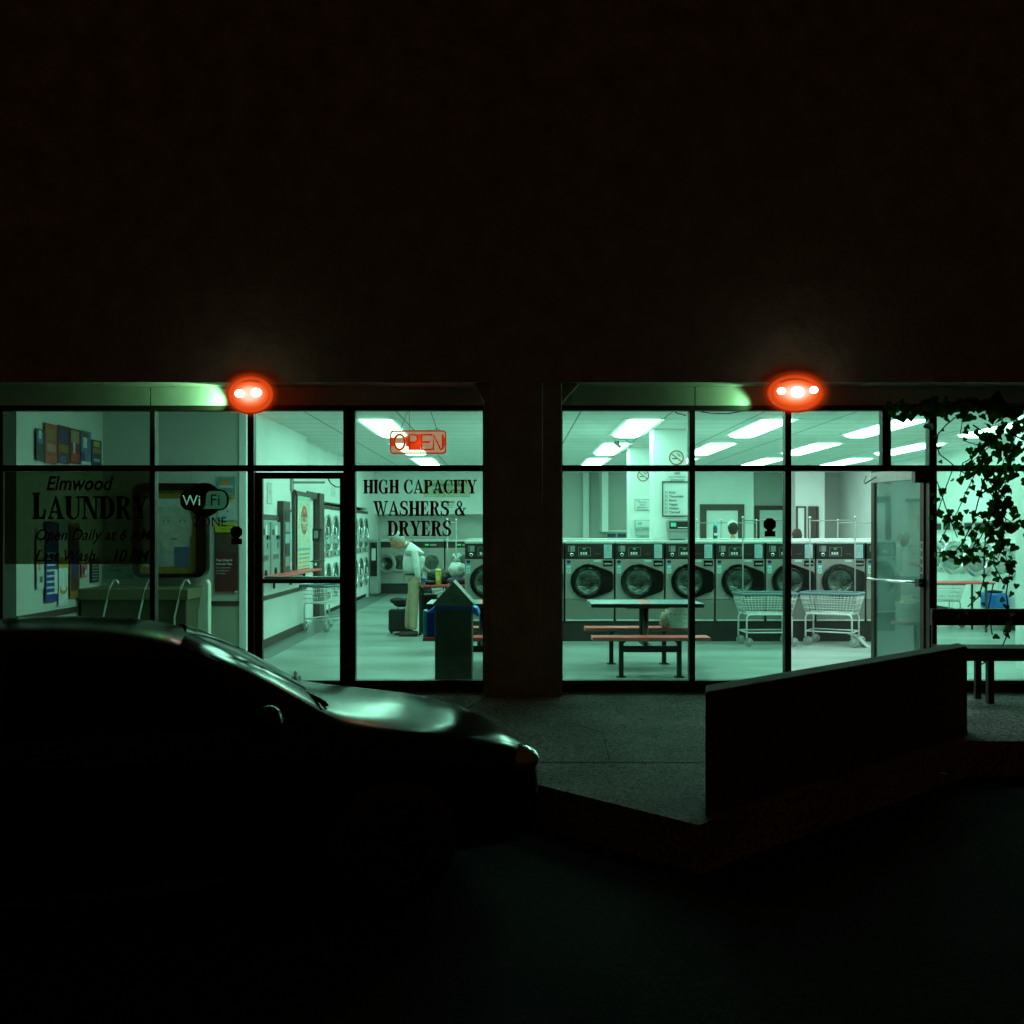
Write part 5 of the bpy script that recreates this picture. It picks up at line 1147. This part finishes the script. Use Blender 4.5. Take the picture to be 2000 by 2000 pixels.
def pr(x0,y0,x1,y1,cc,c0=.006,c1=.010): mb.prism([(U(x0),V(y0)),(U(x1),V(y0)),(U(x1),V(y1)),(U(x0),V(y1))],F,c0,c1,cc)
pr(512,530,560,650,rb); pr(725,530,765,650,rb); pr(1248,530,1280,650,rb); pr(770,590,930,700,rb,.0055,.0095); pr(885,480,940,590,rb,.0052,.0092); mb.build('red_panel',r)
mb=MB(); tb=.0105
mb.tube([F(U(638)+math.cos(t)*U(895+72),V(592)+math.sin(t)*(-V(592+105)),.018) for t in [2*math.pi*i/24 for i in range(24)]],tb,rd_,6,closed=True)
def tl(pts): mb.tube([F(U(a),V(b),.018) for a,b in pts],tb,rd_,6)
tl([(775,700),(775,490),(850,490),(885,510),(890,545),(880,580),(850,595),(775,595)])
tl([(1095,490),(945,490),(945,695),(1095,695)]); tl([(945,592),(1060,592)])
tl([(1110,700),(1110,490),(1215,700),(1240,690),(1240,490)]); mb.build('neon_letters',r)
nl=bpy.data.lights.new('neon_glow','POINT'); nl.color=(1,.12,.04); nl.energy=1.6; nl.shadow_soft_size=.12; no=bpy.data.objects.new('neon_glow',nl); COL.objects.link(no); no.parent=r; no.location=(0,-.06,.0)
for dx,tx in ((-35,-17),(37,22)): 
    mb=MB(); mb.tube([(dx*k,0,H_),(tx*k,0,.36)],.003,M_dark,5); mb.tube([((dx+6)*k,0,H_),(dx*k,0,H_+.02),((dx-6)*k,0,H_)],.003,M_dark,5); mb.build('hanging_chain',r)
mb=MB(); mb.tube([(-16*k,.01,H_-.05),(-17*k,.01,H_+.05),(-18*k,.01,.3),(-17*k,.01,.36)],.003,M_dark,5); mb.build('power_cord',r)

# ================================================================== RIGHT SIDE: bench, ivy, folding table
r=thing('outdoor_bench',(5.2,9.75,0),'dark wooden bench against the window under the ivy','bench'); dk=mat('bench_wood',(.035,.024,.016),.7,bump=.3)
MB().box(-1.14,.16,.70,1.6,.20,.86,dk).build('backrest',r,bevel=.006)
MB().box(-1.14,-.22,.475,1.6,.14,.52,dk).build('seat',r,bevel=.006)
for x in (-1.12,1.57): MB().box(x-.02,.145,.40,x+.02,.16,.86,dk).build('back_support',r)
mb=MB(); mb.box(-1.12,-.20,.40,1.58,-.17,.475,dk); mb.build('apron',r)
for x in (-1.08,-.72,.6,1.5):
    MB().box(x-.028,-.18,0,x+.028,-.12,.475,dk).build('leg',r); MB().box(x-.028,.08,0,x+.028,.12,.475,dk).build('leg',r)
r=thing('folding_table',(7.15,16.6,.004),'red folding table behind the ivy near the right wall','table')
MB().box(-.55,-.3,.77,.55,.35,.80,M_red).build('tabletop',r,bevel=.004)
for sx in (-1,1):
    for sy in (-1,1): MB().box(sx*.42-.014,sy*.25-.014,0,sx*.42+.014,sy*.25+.014,.77,M_trim).build('leg',r)
r=thing('waste_bin',(7.95,16.9,.004),'bin with bright blue liner right of the red folding table','bin')
MB().lathe([(0,0),(.16,0),(.19,.50),(0,.50)],(0,0,0),(0,0,1),M_white,24).build('body',r)
MB().lathe([(.192,.36),(.2,.38),(.2,.56),(.18,.60),(.10,.58)],(0,0,0),(0,0,1),M_blue,24,caps=False).build('liner',r)
MB().lathe([(.0,.0),(.12,.0),(.15,.03),(0,.05)],(0,0,.60),(0,0,1),M_dark,20).build('lid',r)
r=thing('floor_sign',(4.86,14.3,.004),'white slanted panel on the floor beside the open door','sign')
mb=MB(); mb.prism([(0,0),(.05,0),(-.10,.16),(-.16,.16)],Fr((0.05,0,0)),-.14,.14,M_paper); mb.build('panel',r,bevel=.006)
MB().box(-.13,-.15,.158,-.04,.15,.17,M_rubber).build('edge_strip',r)

# ivy
M_leaf=mat('ivy_leaf',(.04,.10,.025),.45,var=.6,scale=12)
_nt=M_leaf.node_tree; _o=_nt.nodes['Material Output']; _t=_nt.nodes.new('ShaderNodeBsdfTranslucent'); _t.inputs[0].default_value=(.03,.10,.008,1); _m=_nt.nodes.new('ShaderNodeMixShader'); _m.inputs[0].default_value=.35
_nt.links.new(_nt.nodes['Principled BSDF'].outputs[0],_m.inputs[1]); _nt.links.new(_t.outputs[0],_m.inputs[2]); _nt.links.new(_m.outputs[0],_o.inputs[0]); M_vine=mat('ivy_stem',(.04,.03,.018),.8)
LEAF=[(0,.02),(.16,-.12),(.36,-.10),(.50,.06),(.56,.26),(.40,.38),(.34,.52),(.18,.80),(.0,1.0),(-.18,.80),(-.34,.52),(-.40,.38),(-.56,.26),(-.50,.06),(-.36,-.10),(-.16,-.12)]
def leaf(mb,p,size,rd,big=False):
    ang=math.pi+rd.gauss(0,.6); tilt=rd.uniform(-.9,.9); rot=Matrix.Rotation(rd.uniform(-.7,.7),3,'Z')@Matrix.Rotation(tilt,3,'X')@Matrix.Rotation(ang,3,'Y')
    vs=[Vector(p)+rot@Vector((a*size*rd.uniform(.93,1.07),-.10*size*abs(a)*2,b*size)) for a,b in LEAF]; n=len(vs)
    cpt=Vector(p)+rot@Vector((0,.03*size,.4*size)); vs.append(cpt)
    mb.add(vs,[(i,(i+1)%n,n) for i in range(n)],M_leaf)
rd=random.Random(21)
r=thing('ivy',(4.6,9.8,2.86),'ivy with dark lobed leaves hanging over the right window and door','ivy')
paths=[ # (pixel path, leaf step, leaf size range, spread)
 ([(1735,797),(1790,790),(1860,785),(1930,788),(2010,790)],.016,(.09,.16),.05),
 ([(1790,800),(1850,806),(1920,800),(2010,806)],.022,(.07,.13),.04),
 ([(1866,815),(1848,830),(1832,848),(1829,870),(1836,888),(1852,900),(1868,914),(1885,925)],.05,(.035,.055),.012),
 ([(1880,820),(1876,845),(1886,862),(1905,868),(1925,866),(1950,870)],.05,(.05,.09),.03),
 ([(1925,862),(1905,890),(1880,905),(1875,930)],.035,(.06,.1),.04),
 ([(1950,830),(1935,870),(1900,900),(1925,930),(1945,960),(1935,1000)],.02,(.06,.11),.06),
 ([(1990,800),(1975,860),(1965,930),(1960,1000),(1955,1060),(1975,1120)],.02,(.06,.11),.07),
 ([(1860,918),(1848,950),(1838,980),(1830,1005)],.11,(.045,.06),.02),
 ([(1905,925),(1885,965),(1870,1000),(1850,1030),(1835,1060)],.035,(.055,.09),.045),
 ([(1925,930),(1910,980),(1900,1020),(1880,1060),(1860,1085)],.03,(.055,.10),.05),
 ([(1826,1000),(1845,1010),(1860,1005)],.025,(.06,.10),.04),
 ([(1826,1080),(1850,1078),(1885,1078),(1905,1060)],.025,(.05,.10),.04),
 ([(1940,960),(1935,1010),(1915,1050),(1895,1075)],.03,(.06,.1),.05),
 ([(1925,1040),(1922,1090),(1922,1130),(1912,1165),(1890,1185)],.055,(.06,.09),.025),
 ([(1945,1060),(1940,1100),(1960,1140)],.05,(.06,.09),.03),
 ([(1945,1270),(1935,1290),(1915,1298)],.05,(.05,.08),.03),
 ([(1880,1188),(1890,1200),(1885,1220)],.07,(.04,.06),.02),
 ([(1975,1100),(1965,1160),(1975,1220),(1955,1270)],.05,(.06,.09),.04), ([(1940,1140),(1930,1190),(1938,1240)],.07,(.05,.08),.03),
]
paths+=[([(1990,840),(1960,900),(1950,960),(1965,1020),(1950,1090)],.014,(.07,.13),.09),([(1900,1000),(1930,1020),(1960,1010),(1990,1030)],.018,(.07,.12),.06),
 ([(1850,1075),(1875,1095),(1900,1080)],.022,(.07,.12),.04),([(1830,940),(1850,1000),(1870,1050)],.035,(.06,.10),.05),([(1900,830),(1930,850),(1960,840),(2000,860)],.018,(.07,.12),.05)]
stems=MB(); fol=MB()
for pts,step,(s0,s1),spread in paths:
    yb=9.72+rd.uniform(-.10,.12); W3=[Vector(P(a,b,yb)) for a,b in pts]
    W3=[w-Vector((4.6,9.8,2.86)) for w in W3]
    stems.tube(W3,.004+.003*rd.random(),M_vine,5)
    for a,b in zip(W3[:-1],W3[1:]):
        L_=(b-a).length; k=max(1,int(L_/step/1.35))
        for i in range(k):
            q=a.lerp(b,(i+rd.random())/k)+Vector((rd.gauss(0,spread),rd.gauss(0,.05),rd.gauss(0,spread)))
            leaf(fol,q,rd.uniform(s0,s1)*.8,rd)
stems.build('stem',r); fol.build('foliage',r)

# dry leaf lying on the pavement
px,py=1216,1416; Y=3200/(py-1040); mb=MB(); n=10
pts=[((.07 if i%2==0 else .022)*(1+.3*math.sin(i*2.1))*math.cos(R(36*i)),(.07 if i%2==0 else .022)*math.sin(R(36*i)),.006+.012*(i%2==0)) for i in range(n)]
mb.add([*pts,(0,0,.004)],[(i,(i+1)%n,n) for i in range(n)],mat('dry_leaf',(.42,.36,.2),.8)); mb.build('dry_leaf',loc=((px-1000)*Y/2000,Y,.004),label='pale dry star-shaped leaf lying on the pavement',cat='leaf')

# ================================================================== LOW DIAGONAL WALL
A=Vector((1.09,5.77,0)); Bv=Vector((3.60,8.10,0)); u=(Bv-A).normalized(); nrm=Vector((.052,.275,0))
mb=MB(); q=[A,Bv,Bv+nrm,A+nrm]; zt=[.70,.70,.70,.70]
mb.add([(p.x,p.y,-.34) for p in q]+[(p.x,p.y,.70) for p in q],[(3,2,1,0),(4,5,6,7),(0,1,5,4),(1,2,6,5),(2,3,7,6),(3,0,4,7)],mat('low_wall_concrete',(.055,.045,.035),.85,var=.3,scale=5,bump=.4))
mb.build('low_wall',label='low dark concrete wall running diagonally toward the shopfront',cat='wall',bevel=.012)

# ================================================================== CAR
def car():
    r=thing('parked_car',(-.06,6.2,-.27),'dark hatch-roofed sedan parked in front of the shopfront, nose to the right','car',rz=R(19))
    paint=mat('dark_car_paint',(.006,.008,.009),.16,metal=.0,coat=.0,spec=.26,var=.05); gl=mat('car_glass',(.004,.005,.005),.10,spec=.05)
    # stations: x (negative = rearward), half width at belt, roof half width, z top, z belt, z sill
    st=[(-.01,.66,.50,.66,.60,.28),(-.05,.78,.60,.735,.66,.22),(-.20,.82,.62,.80,.72,.19),(-.45,.87,.66,.855,.79,.19),(-.8,.885,.68,.905,.84,.19),(-1.08,.89,.69,.945,.88,.19),
        (-1.22,.89,.68,1.02,.895,.19),(-1.5,.89,.63,1.20,.91,.19),(-1.82,.89,.60,1.355,.92,.19),(-2.15,.89,.60,1.415,.93,.19),(-2.75,.89,.60,1.43,.94,.19),(-3.25,.88,.58,1.375,.95,.19),
        (-3.7,.87,.58,1.22,.96,.19),(-4.02,.86,.60,1.075,.97,.20),(-4.35,.83,.62,1.03,.93,.22),(-4.52,.76,.58,.93,.84,.27),(-4.58,.62,.5,.78,.70,.36)]
    vs=[];K=0
    for (x,wb,wr,zt,zb,zs) in st:
        half=[(0,zt),(wr*.55,zt-.012),(wr*.9,zt-.045 if zt-zb>.15 else zt-.02),(wr+.02,zt-.075 if zt-zb>.15 else zt-.03),(wb-.035,zb+.02),(wb,zb-.05),(wb+.012,(zb+zs)/2+.05),(wb-.01,zs+.09),(wb-.06,zs),(0,zs-.01)]
        row=[(x,y,z) for y,z in half]+[(x,-y,z) for y,z in half[-2:0:-1]]; K=len(row); vs+=row
    fs=[]
    for i in range(len(st)-1):
        for k in range(K): l=(k+1)%K; fs.append((i*K+k,i*K+l,(i+1)*K+l,(i+1)*K+k))
    fs+=[tuple(range(K))[::-1],tuple(range((len(st)-1)*K,len(st)*K))]
    mb=MB(); mb.add(vs,fs,paint,True); mb.build('body',r,sub=2)
    # windscreen and side glass, slightly proud of the body
    def quad(pts,name,off=(0,0,.006),m=gl):
        b=MB(); n_=len(pts); b.add([tuple(Vector(p)+Vector(off)) for p in pts]+[tuple(Vector(p)+Vector(off)*.2) for p in pts],[tuple(range(n_)),tuple(range(n_,2*n_))[::-1]],m); return b.build(name,r)
    b=MB(); rows=[]
    for x,z in ((-1.17,.985),(-1.24,1.03),(-1.36,1.11),(-1.50,1.195),(-1.64,1.268),(-1.74,1.315),(-1.82,1.348)):
        wd=.63-.06*(-1.17-x)/.65
        rows.append([(x-.05*abs(s_)**2,s_*wd,z+.006-.045*abs(s_)**3) for s_ in (-1,-.66,-.33,0,.33,.66,1)])
    vs=[p for rw_ in rows for p in rw_]; b.add(vs,[(i*7+j,i*7+j+1,(i+1)*7+j+1,(i+1)*7+j) for i in range(6) for j in range(6)],gl,True); b.build('windscreen',r)
    for s in (-1,1):
        for pts in ([(-1.42,.845,.95),(-1.80,.715,1.24),(-2.62,.695,1.315),(-2.62,.865,.965)],[(-2.68,.865,.965),(-2.68,.695,1.315),(-3.3,.69,1.28),(-3.62,.80,1.08),(-3.6,.855,.985)]):
            quad([(x,s*y,z) for x,y,z in pts],'side_window',(0,s*.018,.01))
        # mirror
        b=MB(); b.ball((-1.48,s*1.0,.99),(.07,.11,.075),paint,16,12); m_=b.build('wing_mirror',r); b=MB(); b.tube([(-1.48,s*.88,.93),(-1.48,s*.95,.96)],.025,M_dark,8); b.build('mirror_arm',m_)
        # headlight and tail light
        b=MB(); b.ball((-.14,s*.68,.66),(.12,.15,.07),mat('headlight_lens',(.35,.42,.4),.12,metal=.4,coat=1),20,14); b.build('headlight',r)
        b=MB(); b.ball((-4.48,s*.68,.78),(.09,.14,.08),mat('tail_lens',(.2,.01,.01),.2),16,12); b.build('tail_light',r)
        for x in (-2.42,-3.4): MB().tube([(x-.09,s*.905,.86),(x-.07,s*.925,.865),(x+.05,s*.925,.865),(x+.07,s*.905,.86)],.012,M_dark,6).build('door_handle',r)
        b=MB(); b.tube([(-1.20,s*.10,.985),(-1.14,s*.55,.975)],.009,M_dark,6); b.tube([(-1.22,s*.12,.998),(-1.16,s*.6,.995)],.012,M_dark,5); b.build('wiper',r)
        for x in (-.86,-3.55):
            b=MB(); b.lathe([(.19,-.10),(.30,-.11),(.325,-.08),(.325,.08),(.30,.11),(.19,.10)],(x,s*.80,.325),(0,s,0),M_dark,32); w_=b.build('wheel',r)
            b=MB(); b.lathe([(0,.07),(.05,.08),(.06,.05),(.17,.06),(.195,.112),(.205,.113)],(x,s*.80,.325),(0,s,0),mat('dark_rim',(.05,.05,.05),.4,metal=.5),32,caps=False)
            for k in range(5):
                a_=R(72*k); b.tube([(x,s*.88,.325),(x+.18*math.cos(a_),s*.905,.325+.18*math.sin(a_))],.022,MATS['dark_rim'],6)
            b.build('rim',w_)
    b=MB(); b.box(-.06,-.45,.33,.015,.45,.46,M_dark); b.build('grille',r,bevel=.01)
car()
